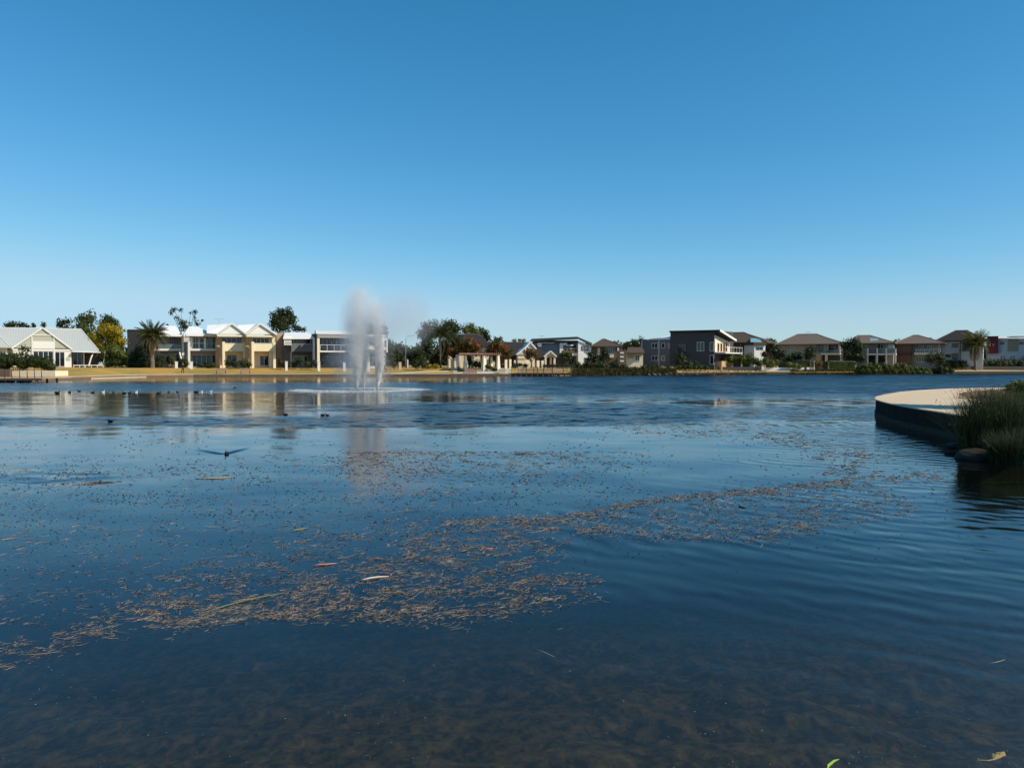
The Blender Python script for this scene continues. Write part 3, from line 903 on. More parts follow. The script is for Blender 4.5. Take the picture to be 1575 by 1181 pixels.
# ---- dark grey corner house
h = House('house', 'large dark grey house with white edged skillion roof and one sunlit end wall', 1065, 163, -37, .98)
h.box('wall', 1031, 509.2, 1098.5, 566, 0, 10, DARKGREY, ground=True)
h.box('wall', 987.5, 522, 1030.6, 566, .25, 9, GREYWALL, ground=True)
h.box('downpipe', 1012.8, 521, 1013.8, 566, .15, .1, OFFWHITE, ground=True)
h.box('corner_trim', 986.6, 523, 987.6, 566, .2, .2, OFFWHITE, ground=True)
# curved white roof of the left wing
a, b_ = h.loc(999, 521.3, .3), h.loc(1030.4, 521.3, .3)
zt = h.loc(1015, 514.5, .3).z
mb = MB(); vs = []
n_ = 10
for i in range(n_ + 1):
    t = i / n_
    x = a.x + (b_.x - a.x) * t
    z = a.z + (zt - a.z) * math.sin(min(1, t * 1.6) * math.pi / 2)
    vs += [(x, .1, a.z + .2 * (z - a.z)), (x, 8.5, z + .5), (x, .1, a.z - .1), (x, 8.5, a.z - .1)]
fs = []
for i in range(n_):
    q = i * 4
    fs += [(q, q + 4, q + 5, q + 1), (q, q + 2, q + 6, q + 4), (q + 1, q + 5, q + 7, q + 3), (q + 2, q + 3, q + 7, q + 6)]
fs += [(0, 1, 3, 2), (n_ * 4, n_ * 4 + 2, n_ * 4 + 3, n_ * 4 + 1)]
mb.add(vs, fs).build('curved_roof', WHITEROOF, h.root)
h.box('eave', 996, 521.4, 1031, 522.4, .05, .2, WHITE)
for w in ((1002.6, 527.6, 1011.8, 535.6, 2), (1017.2, 527.6, 1023, 535.6, 1), (1027.5, 528, 1030.4, 535.8, 1), (1002.6, 547, 1011.8, 554.8, 2), (1017.2, 547, 1023, 554.8, 1)):
    h.win(*w[:4], .25, w[4])
h.win(1043, 528, 1056, 544, 0, 3, fm=DARKMETAL)
h.win(1072, 526, 1083.2, 540.2, 0, 2)
h.win(1091.8, 526, 1098, 540.2, 0, 1)
h.win(1091.8, 546, 1098, 560.6, 0, 1)
h.win(1046, 547, 1057, 563, 0, 2, fm=DARKMETAL)
h.box('ledge', 1032, 545, 1060, 546.2, -.5, .5, DARKGREY)
# sunlit end wall, roof and balcony on the right-hand return
u1 = h.loc(1098.5, 540, 0).x
def ret(px, py, du=0.0):                               # a point on the end wall plane
    r = ray(px, py)
    lo, hi = 0.0, 40.0
    q = h.o + h.d * (u1 + du)
    det = -r.x * h.b.y + r.y * h.b.x
    t = (-q.x * h.b.y + q.y * h.b.x) / det
    v = (t * r.x - q.x) * h.b.x + (t * r.y - q.y) * h.b.y
    return Vector((u1 + du, v, EYE + t * r.z - h.zb))
p0, p1 = ret(1099.5, 515.5, .12), ret(1122.5, 526, .12)
q0, q1 = ret(1099.5, 541.5, .12), ret(1122.5, 541.5, .12)
vs = [p0, p1, q1, q0]
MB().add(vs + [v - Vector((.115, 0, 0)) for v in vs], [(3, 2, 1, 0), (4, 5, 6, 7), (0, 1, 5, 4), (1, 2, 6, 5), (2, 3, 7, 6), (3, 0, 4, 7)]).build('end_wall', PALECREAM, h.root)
f0, f1 = ret(1096.5, 506.2, 1.4), ret(1132, 523, 1.4)
l0 = h.loc(1029.5, 508.8, -.5)
MB().slab([l0, Vector((f0.x, -.6, f0.z)), f1, Vector((l0.x, f1.y, l0.z - 1.3))], .3).build('roof', DARKROOF, h.root)
MB().bar((f0.x + .06, -.7, f0.z - .1), f1 + Vector((.06, .1, -.1)), .1, .42).build('barge_board', WHITE, h.root)
for x in (1104, 1108.5, 1112.6, 1116.2):
    a, b_ = ret(x, 527.8, .2), ret(x + 2.5, 541, .2)
    f = MB().box(u1 + .13, u1 + .19, a.y, b_.y, b_.z, a.z).build('door', TERRACOTTA, h.root)
    MB().box(u1 + .185, u1 + .2, a.y + .12, b_.y - .12, b_.z + .12, a.z - .12).build('pane', GLASSDARK, f)
a, b_ = ret(1100.5, 541.8, .1), ret(1127, 541.8, .1)
MB().box(u1 + .1, u1 + 2.2, a.y, b_.y, a.z - .25, a.z).build('balcony', OFFWHITE, h.root)
mb = MB()
for i in range(7):
    y = a.y + (b_.y - a.y) * i / 6
    mb.box(u1 + 2.1, u1 + 2.16, y - .03, y + .03, a.z, a.z + .98)
mb.box(u1 + 2.09, u1 + 2.17, a.y - .03, b_.y + .03, a.z + .98, a.z + 1.05)
mb.build('balcony_rail', OFFWHITE, h.root)
MB().box(u1 + 1.9, u1 + 2.15, b_.y - .3, b_.y, -.5, a.z - .25).build('column', OFFWHITE, h.root)
MB().box(u1 + .05, u1 + 1.2, a.y + .5, a.y + 3.5, -.5, 1.6).build('planter', ORANGE, h.root)

h = House('house', 'brown hipped house behind the dark grey house with small white sunlit bay', 1140, 176, -30, 1.05)
h.box('wall', 1116, 527, 1158, 566, .4, 9, BROWNBRICK, ground=True)
h.hip(1112, 1180, 526.5, 1127, 1144, 511.4, -.6, 13, BROWNROOF, cap=GREYROOF)
h.win(1139, 529, 1145, 541, .4, 2)
h.win(1149, 529, 1154, 541, .4, 1, fm=DARKMETAL)
h.box('wall', 1158.4, 531, 1160, 560, .6, 8, DARKGREY, ground=True)
h2 = House('house', 'white rendered house bay lit by the sun beside the red shrub', 1168, 172, 12, 1.05)
h2.box('wall', 1160, 530.5, 1177, 565, 0, 5, WHITE, ground=True)
h2.box('eave', 1159, 526.5, 1179, 530.6, -.4, 6, BROWNROOF)
h2.win(1162.6, 533.8, 1173.6, 538.2, 0, 2, fm=GREYMETAL)
h2.slab('solar_panel', [(1154, 525.5, -.2), (1172, 526.2, -.2), (1168, 520.5, 4), (1155, 520, 4)], .08, SKYGLASS)

# ---- hipped houses on the right shore
h = House('house', 'beige house with wide grey brown hipped roof behind the clipped hedges', 1245, 176, -31, 1.0)
h.box('wall', 1200, 529, 1262, 566, .6, 9, BEIGE, ground=True)
h.hip(1192, 1296, 529, 1226, 1256, 514, -.6, 13, GREYROOF, cap=RIDGE)
h.win(1254.8, 531, 1266, 540.5, .6, 2, fm=DARKMETAL)
h.win(1216, 531, 1222, 538.5, .6, 1, fm=OFFWHITE, gm=CURTAIN)
h.box('wall', 1262.3, 529, 1292, 566, 2.6, 6, DARKGREY, ground=True)
h.box('wall', 1262.3, 529, 1273, 543, .62, 1.6, BEIGE)
h.box('balcony', 1262.5, 543, 1292, 545.6, 0, 2.6, PALECREAM)
h.rail(1273.5, 1290, 537.5, 543, .1, DARKMETAL, glass=GLASSRAIL)
h.box('column', 1289.4, 529.6, 1292.2, 545, .1, .4, PALECREAM)
h.box('column', 1269, 546, 1272.5, 556, .3, .4, OFFWHITE, ground=True)
h.box('wall', 1254.8, 544, 1262.3, 566, .1, .6, ORANGE, ground=True)
h.win(1276, 531.5, 1287, 543, 2.6, 2, fm=DARKMETAL)
h.antenna(1243, 510.8, 514.5, 5.8, w=.7)
h = House('house', 'hipped house with pale green skylight and four white balcony columns', 1350, 176, -31, 1.0)
h.box('wall', 1318, 527.5, 1374, 566, 1.8, 9, BEIGE, ground=True)
h.hip(1302, 1377, 527.5, 1318, 1338, 516, -.4, 13, GREYROOF, cap=RIDGE)
h.slab('skylight', [(1339, 525.2, .9), (1353.5, 525.2, .9), (1349, 520.2, 3.2), (1337, 520.2, 3.2)], .08, SKYGLASS)
for x in (1333.4, 1348, 1362, 1376): h.box('column', x, 536, x + 2.1, 560, -.1, .4, OFFWHITE, ground=True)
h.box('balcony', 1333.4, 543.6, 1378, 545.8, .05, 1.8, OFFWHITE)
h.rail(1335.6, 1376, 535.6, 543.6, .1, GREYMETAL, glass=GLASSRAIL)
h.win(1350, 528.5, 1363, 543, 1.8, 3, fm=GREYMETAL)
h.win(1367, 530, 1375, 540, 1.8, 1, gm=SKYGLASS)
h.win(1336, 547, 1346, 562, 1.8, 2, fm=DARKMETAL)
h.win(1350, 547, 1362, 562, 1.8, 2, fm=DARKMETAL)
h = House('house', 'brown brick house with solar panels over a white railed balcony', 1412, 176, -31, 1.0)
h.box('wall', 1377, 527.5, 1402, 566, .4, 9, BROWNBRICK, ground=True)
h.box('wall', 1402.3, 527.5, 1445, 566, 1.6, 8, BEIGE, ground=True)
h.hip(1373, 1454, 528, 1404, 1412, 515.6, -.6, 13, GREYROOF, cap=RIDGE)
for r_ in range(2):
    for k in range(5 - r_):
        x0 = 1406.5 + k * 6.4 + r_ * 2.5
        y1_, y0_ = (527 - 0.2 * k, 523.3) if r_ == 0 else (522.8, 519.2)
        va, vb = (.5, 2.4) if r_ == 0 else (2.6, 4.4)
        h.slab('solar_panel', [(x0, y1_, va), (x0 + 5.8, y1_, va), (x0 + 4.6, y0_, vb), (x0 - 1.0, y0_, vb)], .07, SOLAR)
h.win(1413, 530.5, 1420.5, 541, 1.6, 2)
h.win(1426, 530.5, 1432.5, 541, 1.6, 2)
h.win(1403, 532.5, 1406.2, 538, 1.6, 1, fm=DARKMETAL)
h.box('balcony', 1406, 542.4, 1444, 545.4, -.1, 1.7, PALECREAM)
h.rail(1408, 1443.5, 537, 542.4, 0, OFFWHITE, 5, glass=GLASSRAIL)
h.win(1409, 548, 1425, 557, 1.6, 4)
h.box('column', 1443, 529, 1446, 560, 0, .4, BEIGE, ground=True)
h.box('eave', 1377, 544, 1404, 545.4, -.3, .8, REDPANEL)
h = House('house', 'tall pale house with steep dark hipped roof left of the right palm', 1478, 177, -31, 1.0)
h.box('wall', 1446, 523, 1512, 566, .4, 9, OFFWHITE, ground=True)
h.hip(1437, 1519, 523.5, 1469, 1487, 508.3, -.5, 13, DARKROOF, cap=RIDGE)
h.win(1464, 528, 1474.2, 534.6, .4, 2, fm=DARKMETAL)
h.box('balcony', 1464, 540, 1475, 542, -.2, .6, OFFWHITE)
h.rail(1464, 1475, 535.5, 540, -.15, OFFWHITE, 3)
h.win(1464, 544, 1474.2, 551.8, .4, 2, fm=DARKMETAL)
h.win(1454, 545, 1462.5, 550, .4, 2, fm=DARKMETAL)
h.box('corner_trim', 1476, 525, 1477.4, 566, .3, .1, DARKGREY, ground=True)
h.win(1480, 527, 1492, 540, .4, 2, fm=DARKMETAL)
h = House('apartment_block', 'flat roofed block with dark red panel and khaki panels at the right edge', 1560, 180, -30, 1.0, cat='apartment block')
h.box('wall', 1518, 520, 1660, 566, .8, 10, PALEBLUE, ground=True)
h.box('facade_panel', 1518.3, 517, 1535.4, 543.5, 0, 4, REDPANEL)
h.box('facade_panel', 1550, 520, 1566, 540, .6, .4, KHAKI)
h.box('facade_panel', 1590, 520, 1606, 540, .6, .4, REDPANEL)
h.slab('roof', [(1536, 520, 0), (1665, 521.5, 0), (1660, 517.5, 11), (1536, 517.6, 11)], .2, OFFWHITE)
h.slab('curved_roof', [(1552, 517, 3), (1640, 513, 3), (1640, 511, 9), (1552, 516, 9)], .2, WHITEROOF)
for x in (1538.5, 1568, 1580): h.win(x, 526, x + 6, 530, .8, 1, fm=DARKMETAL)
for x in (1520.5, 1526): h.win(x, 528, x + 4, 533, 0, 1, fm=REDPANEL, gm=CURTAIN)
for x in (1538, 1553, 1571): h.win(x, 546, x + 9, 560, .8, 2, fm=OFFWHITE, gm=CURTAIN)

# ================================================================== VEGETATION
L_DARK = leaf_mat('dark evergreen leaves', (.012, .020, .008), (.062, .080, .022))
L_MID = leaf_mat('mid green leaves', (.018, .032, .008), (.095, .115, .025))
L_LIGHT = leaf_mat('light green leaves', (.035, .055, .012), (.17, .19, .040))
L_YELLOW = leaf_mat('golden tree leaves', (.12, .11, .010), (.50, .37, .02), trans=.4)
L_RUST = leaf_mat('autumn rust leaves', (.045, .04, .010), (.14, .095, .020), accent=(.32, .09, .018), acc=.55)
L_GUM = leaf_mat('grey green gum leaves', (.020, .026, .018), (.085, .095, .060))
L_RED = leaf_mat('reddish leaves', (.03, .010, .010), (.10, .04, .03))
L_BED = leaf_mat('olive yellow shrub leaves', (.05, .055, .012), (.20, .18, .04))
L_HEDGE = leaf_mat('clipped hedge leaves', (.010, .018, .006), (.050, .070, .016), nscale=1.2)
L_OLIVE = leaf_mat('olive bank grass leaves', (.025, .026, .008), (.12, .105, .035), nscale=.8)
L_PALM = leaf_mat('palm fronds', (.018, .026, .008), (.095, .10, .030), nscale=.8, trans=.2)
L_DEADPALM = leaf_mat('dry palm fronds', (.10, .070, .035), (.26, .18, .085), trans=.2)
L_REED = leaf_mat('dark green reeds', (.016, .026, .010), (.085, .110, .042), nscale=2, trans=.25)
L_DRY = leaf_mat('dry seed stalks', (.10, .065, .03), (.26, .18, .09), nscale=3, trans=.2)
L_FEATHER = leaf_mat('feathery green grass', (.03, .042, .012), (.13, .15, .05), nscale=3, trans=.3)

def leaf_cloud(blobs, leaf, cover, g, core=.62, tall=1.0):
    """leaf-sized rhombic faces through the shells of several lobes; blobs = (centre, radius vector)"""
    V, Q = [], []
    n0 = 0
    for c, r in blobs:
        rm = (r[0] + r[1] + r[2]) / 3
        n = max(14, int(cover * 4 * math.pi * rm * rm / (leaf * leaf)))
        u = g.normal(size=(n, 3)); u /= np.linalg.norm(u, axis=1)[:, None]
        rr = 1.0 - np.abs(g.normal(0, .24, n)); rr = np.clip(rr, .25, 1) + g.uniform(0, .12, n)
        lump = 1 + .16 * np.sin(u[:, 0] * 5 + c[0]) * np.sin(u[:, 1] * 5 + c[1]) + .14 * np.sin(u[:, 2] * 6 + c[0] * 3 + u[:, 0] * 3)
        pos = np.asarray(c) + u * np.asarray(r) * (rr * lump)[:, None]
        nor = u * .55 + g.normal(0, .6, (n, 3)); nor /= np.linalg.norm(nor, axis=1)[:, None]
        t = np.cross(nor, g.normal(size=(n, 3))); t /= np.linalg.norm(t, axis=1)[:, None]
        b_ = np.cross(nor, t)
        L = leaf * g.uniform(.6, 1.35, n)[:, None]
        v = np.stack([pos - t * L * .62, pos - b_ * L * .36, pos + t * L * .62, pos + b_ * L * .36], 1)
        V.append(v.reshape(-1, 3))
        Q.append((np.arange(n * 4).reshape(n, 4)) + n0)
        n0 += n * 4
    return np.concatenate(V), np.concatenate(Q)
def add_cores(me_name, V, Q, blobs, core, m, rnd):
    mb = MB()
    if core:
        for c, r in blobs:
            mb.blob(c, [x * core for x in r], 8, 6, .12, rnd)
    if mb.v:
        # quads + triangles: triangles padded as separate mesh pieces through from_pydata
        me = bpy.data.meshes.new(me_name)
        nv = len(V)
        me.from_pydata([tuple(v) for v in V] + mb.v, [], [tuple(q) for q in Q.tolist()] + [tuple(i + nv for i in f) for f in mb.f])
        me.materials.append(m)
        return me
    return np_mesh(me_name, V, Q, m)
def blobs_at(circles, D, g, depth=.6):
    out = []
    for q in circles:
        px, py, r = q[:3]
        ry_ = q[3] if len(q) > 3 else r
        w = at(px, py, D)
        k = w.y / FPX
        out.append((w + Vector((0, g.uniform(-depth, depth) * r * k, 0)), Vector((r * k, r * k, ry_ * k))))
    return out
def tree(name, label, circles, D, base_py, m, group=None, leaf=.34, cover=1.1, core=.6, trunk_px=None, cat='tree', seed=None, trunk_r=.16, bark=None):
    """tree: circles are the lobes of its outline as (x, y, radius) measured in the photograph"""
    global _seed
    _seed += 1
    g = np.random.default_rng(seed or _seed); rnd = random.Random(_seed)
    bl = blobs_at(circles, D, g)
    cxm = sum(b_[0].x for b_ in bl) / len(bl)
    if trunk_px is not None: cxm = at(trunk_px, base_py, D).x
    base = Vector((cxm, D, ground_z(cxm, D) if D > 60 else .4))
    root = tag(empty(name, base), label, cat, group)
    bl = [(c - base, r) for c, r in bl]
    V, Q = leaf_cloud(bl, leaf, cover, g)
    link(bpy.data.objects.new('crown', add_cores('crown', V, Q, bl, core, m, rnd)), root)
    mb = MB()
    zc = sum(c.z for c, r in bl) / len(bl)
    fork = Vector((rnd.uniform(-.1, .1), 0, max(.3, zc * .45)))
    mb.tube([(0, 0, -.4), fork * .5 + Vector((rnd.uniform(-.08, .08), 0, 0)), fork], [trunk_r * 1.3, trunk_r, trunk_r * .8], 7)
    for c, r in bl:
        mid = fork.lerp(c, .55) + Vector((rnd.uniform(-.2, .2), rnd.uniform(-.2, .2), rnd.uniform(0, .3)))
        mb.tube([fork * .97, mid, c + Vector((0, 0, r.z * .3))], [trunk_r * .6, trunk_r * .35, trunk_r * .12], 5)
    mb.build('trunk', bark or BARK, root)
    return root
_seed = 100
def shrub(name, label, circles, D, m, group=None, leaf=.2, cover=1.15, core=.7, cat='shrub', stem=True):
    global _seed
    _seed += 1
    g = np.random.default_rng(_seed); rnd = random.Random(_seed)
    bl = blobs_at(circles, D, g, .4)
    cxm = sum(b_[0].x for b_ in bl) / len(bl)
    base = Vector((cxm, D, ground_z(cxm, D) if D > 60 else .3))
    root = tag(empty(name, base), label, cat, group)
    bl = [(c - base, r) for c, r in bl]
    V, Q = leaf_cloud(bl, leaf, cover, g)
    link(bpy.data.objects.new('foliage', add_cores('foliage', V, Q, bl, core, m, rnd)), root)
    mb = MB()
    for c, r in bl:
        mb.tube([(c.x * .9, c.y, -.3), (c.x, c.y, max(.1, c.z))], [.05, .025], 5)
    mb.build('stem', BARK, root)
    return root

TB = 'trees behind the houses'
tree('tree', 'dark low crowned tree above the ridge of the white cottage', [(10, 501, 6), (20, 499, 8, 6), (31, 500, 8, 5), (42, 503, 5)], 190, 560, L_DARK, TB)
tree('tree', 'small dark tree top just left of the cottage gable apex', [(53, 501, 4, 5), (67, 500, 4, 6)], 185, 560, L_DARK, TB)
tree('tree', 'tall dark green tree with ragged top right behind the cottage roof', [(94, 498, 8), (105, 495, 6), (104, 508, 10)], 165, 560, L_DARK, TB)
tree('tree', 'broad mid green tree between the cottage and the golden tree', [(124, 490, 8), (136, 490, 12), (130, 505, 16), (140, 520, 14)], 160, 562, L_MID, TB)
tree('tree', 'dark reddish green tree behind the golden tree', [(165, 493, 12), (156, 500, 10), (178, 500, 10), (168, 512, 14)], 166, 562, L_DARK, TB)
tree('tree', 'golden yellow round tree beside the white cottage', [(152, 511, 11), (168, 508, 12), (183, 511, 12), (147, 523, 13), (170, 524, 16), (188, 525, 10), (157, 533, 12), (180, 534, 12)], 147, 565, L_YELLOW, leaf=.28)
shrub('shrub', 'big leafy light green bush below the golden tree', [(162, 544, 11), (176, 541, 12), (188, 548, 10), (168, 557, 12, 9), (184, 558, 12, 8)], 144, L_LIGHT, leaf=.26)
tree('gum_tree', 'sparse tall gum tree with separate leaf clumps above the terraces', [(262, 481, 4), (267, 476, 5), (279, 477, 3.6), (273, 489, 4), (281, 496, 7), (287, 503, 10, 8), (300, 480, 4.5, 4), (299, 488, 3, 5), (303, 498, 5), (293, 481, 2), (311, 493, 2), (257, 501, 3)], 175, 560, L_GUM, TB, leaf=.3, cover=.8, core=.45, trunk_px=286)
tree('tree', 'tall dense dark conifer-like tree above the yellow pair of terraces', [(424, 490, 10, 14), (432, 482, 9), (443, 482, 8, 10), (450, 492, 9, 12), (420, 498, 7), (436, 500, 16), (456, 505, 6)], 172, 560, L_DARK, TB, cover=1.4)
tree('tree', 'small brown-green tree right of the tall dark tree above a roof', [(460, 506, 5), (468, 507, 4)], 176, 560, L_MID, TB)
tree('tree', 'tall grey-green tree seen through the fountain spray', [(570, 504, 8), (574, 512, 10), (590, 510, 7, 11), (596, 528, 9), (600, 538, 8)], 168, 560, L_DARK, TB)
tree('tree', 'low dark tree with reddish tips left of the street lamp', [(598, 545, 11, 12), (612, 544, 13, 12), (630, 545, 12), (645, 541, 10), (604, 552, 12), (620, 553, 12), (636, 553, 12), (650, 552, 12)], 158, 564, L_DARK, TB)
tree('tree', 'bare-topped thin tree just left of the street lamp', [(607, 528, 3), (613, 531, 3), (618, 527, 2.5)], 165, 560, L_GUM, TB, cover=.4, core=0)
tree('tree', 'tall dark tree left of the tall palm', [(655, 503, 9), (650, 513, 10), (662, 514, 11), (655, 529, 14), (646, 541, 12), (664, 545, 14)], 160, 564, L_DARK, TB)
tree('tree', 'tall dark rounded tree right behind the tall palm', [(686, 504, 10), (695, 500, 9), (702, 506, 9), (692, 516, 14), (704, 520, 11), (684, 532, 14)], 166, 564, L_DARK, TB)
tree('tree', 'sunlit olive green tree right of the dark palm trees', [(717, 508, 9), (724, 503, 8), (732, 511, 9), (720, 518, 12), (733, 519, 8)], 172, 564, L_LIGHT, TB)
tree('tree', 'narrow dark tree right of the sunlit olive tree', [(740, 509, 7), (747, 514, 7), (750, 521, 6), (742, 522, 8)], 174, 564, L_DARK, TB)
tree('tree', 'small light green tree above the dark roof left of the cream gables', [(763, 522, 5), (769, 522, 4.5), (759, 527, 5)], 170, 564, L_LIGHT, TB)
tree('tree', 'far pale green tree line top above the charcoal roof', [(791, 524, 4, 3), (799, 523, 4, 3), (805, 524, 4, 3)], 210, 560, L_LIGHT, TB)
tree('tree', 'rust tinged green street tree left of the pergola', [(711, 533, 11), (722, 529, 11), (733, 534, 10), (714, 541, 10), (728, 542, 9)], 147, 565, L_RUST, 'autumn trees round the pergola', leaf=.26)
tree('tree', 'orange autumn tree right of the pergola', [(757, 535, 10), (768, 532, 10), (778, 539, 10), (763, 544, 9), (781, 547, 7), (752, 541, 7)], 146, 565, L_RUST, 'autumn trees round the pergola', leaf=.26)
tree('tree', 'dark green tree covering the left half of the dark hipped roof', [(699, 521, 9), (708, 526, 8), (692, 530, 10), (702, 535, 9), (686, 541, 9)], 152, 565, L_DARK, leaf=.28, cover=1.3)
tree('tree', 'low rust coloured tree between the tall palm and the pergola', [(693, 540, 7), (703, 541, 7), (698, 547, 7)], 150, 565, L_RUST, 'autumn trees round the pergola', leaf=.26)
tree('tree', 'small round brownish tree in front of the stepped cream gables', [(812, 541, 6), (820, 543, 7), (813, 549, 6), (823, 549, 4)], 145, 564, L_RUST, leaf=.24)
tree('tree', 'small round green tree in front of the white modern house', [(866, 544, 5), (874, 546, 6), (868, 551, 6), (877, 551, 4)], 150, 564, L_MID, leaf=.24)
tree('tree', 'dark round tree in front of the white end wall', [(908, 545, 6), (914, 548, 6), (906, 553, 5), (913, 555, 6)], 150, 564, L_DARK, leaf=.24)
tree('tree', 'dark bushy tree in front of the brown pyramid roof house', [(929, 543, 7), (927, 552, 7), (934, 549, 5), (924, 558, 6)], 150, 564, L_DARK, leaf=.24)
tree('tree', 'dark spreading tree left of the curved white roof', [(966, 531, 6), (976, 527, 7), (986, 524, 6), (992, 527, 6), (982, 533, 8)], 200, 560, L_DARK, TB)
tree('tree', 'dark tree in front of the recess of the grey house', [(1046, 548, 7), (1043, 557, 8), (1052, 556, 8), (1062, 560, 9, 6), (1072, 561, 6)], 157, 566, L_DARK, leaf=.24)
tree('tree', 'small dark tree in the gap right of the brown roofed house', [(1183, 525, 6), (1190, 527, 5), (1186, 533, 7)], 195, 560, L_DARK, TB)
tree('tree', 'dark tree left of the wide beige house', [(1192, 540, 8), (1186, 548, 8), (1196, 550, 8), (1203, 545, 7)], 166, 566, L_DARK)
tree('tree', 'round dark tree against the front wall of the beige house', [(1242, 540, 7), (1248, 537, 6), (1250, 545, 6), (1243, 548, 7)], 166, 566, L_DARK, leaf=.24)
tree('tree', 'big dark leafy tree between the two hipped houses', [(1305, 531, 10), (1315, 527, 9), (1322, 535, 8), (1303, 545, 10), (1316, 547, 11), (1325, 552, 8)], 164, 566, L_DARK, leaf=.28, cover=1.3)
tree('tree', 'low dark olive tree between the solar roof house and the pale house', [(1433, 552, 9), (1443, 549, 8), (1450, 554, 7)], 168, 566, L_MID, leaf=.24)
shrub('shrub', 'dark red leaved shrub beside the white bay', [(1176, 545, 6), (1181, 550, 5), (1187, 549, 5)], 164, L_RED, leaf=.2)

# far belt of trees that closes the gaps between the houses
g = np.random.default_rng(5)
bl = []
for px in range(-260, 1900, 13):
    top = 531 + 5 * math.sin(px * .031) + g.uniform(-3, 3)
    D = 250 + g.uniform(-15, 15)
    for py in (top + 7, top + 17, top + 27):
        w = at(px + g.uniform(-5, 5), py, D)
        bl.append((w, Vector((2.0, 2.0, 1.7)) * g.uniform(.8, 1.2)))
V, Q = leaf_cloud(bl, .6, 1.1, g)
tag(link(bpy.data.objects.new('far_treeline', add_cores('far_treeline', V, Q, bl, .75, L_DARK, random.Random(3)))), 'belt of dark trees far behind the houses', kind='stuff')

# hedges, shrubs and bank planting
shrub('hedge', 'large clipped dark hedge mound above the cream planter wall', [(8, 556, 14), (22, 553, 11), (38, 558, 13, 11), (54, 556, 13, 11), (68, 559, 12, 10), (77, 564, 9, 7), (-12, 557, 14)], 111, L_HEDGE, cat='hedge', leaf=.16, cover=1.4, core=.85)
tree('tree', 'small sparse tree growing out of the hedge in front of the gable', [(33, 537, 5), (38, 535, 5), (44, 539, 5), (34, 545, 6), (43, 547, 5), (28, 546, 4)], 113, 560, L_MID, leaf=.2, cover=.8, core=.4, trunk_r=.07)
SG = 'low shrubs in front of the terraces'
for (lab, cs, m_) in (
    ('dark shrubs at the foot of the date palm', [(222, 558, 7), (243, 560, 6), (214, 560, 8)], L_DARK),
    ('bright green potted bush left of the white gate post', [(264, 552, 5), (268, 556, 4)], L_LIGHT),
    ('dark shrub between the first two white gate posts', [(280, 556, 6), (286, 559, 5), (282, 562, 5)], L_DARK),
    ('low green shrubs under the glazed terrace', [(310, 562, 5, 3), (320, 563, 6, 3), (328, 561, 5, 4)], L_MID),
    ('dark shrubs in front of the left yellow terrace', [(352, 558, 6), (362, 560, 6), (374, 559, 7), (382, 561, 5)], L_DARK),
    ('dark rounded shrub against the tan end wall', [(432, 557, 5, 7), (437, 560, 5)], L_DARK),
    ('flowering shrubs in front of the grey balcony terrace', [(452, 560, 6), (463, 555, 6, 7), (474, 560, 6, 5)], L_MID),
    ('dark upright shrub beside the brown side wall', [(484, 558, 5, 7)], L_DARK),
    ('dark shrubs right of the white end terrace', [(598, 558, 7), (606, 560, 6), (640, 559, 8), (652, 560, 7)], L_DARK)):
    shrub('shrub', lab, cs, 140.5, m_, SG, leaf=.18)
shrub('shrub', 'yellow green low shrubs at the foot of the tall palm', [(660, 563, 5, 4), (668, 563, 5, 3), (672, 563, 4, 4), (656, 564, 4, 3)], 143, L_YELLOW, leaf=.16)
shrub('shrub', 'dark shrub under the pergola roof', [(724, 558, 6), (732, 560, 7), (737, 562, 5), (722, 552, 6)], 146, L_DARK, leaf=.2)
shrub('shrub', 'low dark planting on the plaza steps right of the middle column', [(754, 566, 6, 3), (761, 569, 6, 3), (750, 563, 4, 4)], 139.5, L_DARK, leaf=.16)
shrub('shrub', 'low dark planting on the plaza below the striped column', [(706, 568, 5, 4), (711, 571, 5, 3)], 138, L_DARK, leaf=.16)
shrub('shrub', 'olive green ground shrubs left of the pavilion', [(792, 562, 6, 3), (800, 561, 5, 3), (808, 562, 5, 3)], 146, L_OLIVE, leaf=.16)
BG = 'bank shrubs between the pier and the grey house'
bank = [(886, 562, 7, L_DARK), (895, 566, 6, L_MID), (905, 563, 8, L_DARK), (915, 566, 7, L_OLIVE), (924, 562, 7, L_MID), (935, 567, 7, L_DARK), (944, 562, 7, L_DARK),
        (952, 567, 7, L_OLIVE), (960, 566, 6, L_MID), (968, 570, 6, L_DARK), (977, 569, 6, L_OLIVE), (990, 569, 6, L_DARK)]
desc = ['dark bushy shrub at the right end of the pier', 'mid green shrub second from the pier end', 'large dark shrub below the white end wall', 'olive shrub right of the large dark one',
        'mid green shrub below the pyramid roof', 'dark shrub close to the water below the pyramid roof', 'dark shrub left of the brick tower', 'olive shrub below the brick tower',
        'mid green shrub right below the brick tower', 'dark low shrub below the cream ground floor', 'olive low shrub left of the grey house', 'dark low shrub at the corner of the grey house']
for (px, py, r, m_), lab in zip(bank, desc):
    shrub('shrub', lab, [(px - r * .5, py, r * .8), (px + r * .5, py + 1, r * .8), (px, py - r * .4, r * .7)], 146, m_, BG, leaf=.2)
RG = 'shrubs behind the right shore path'
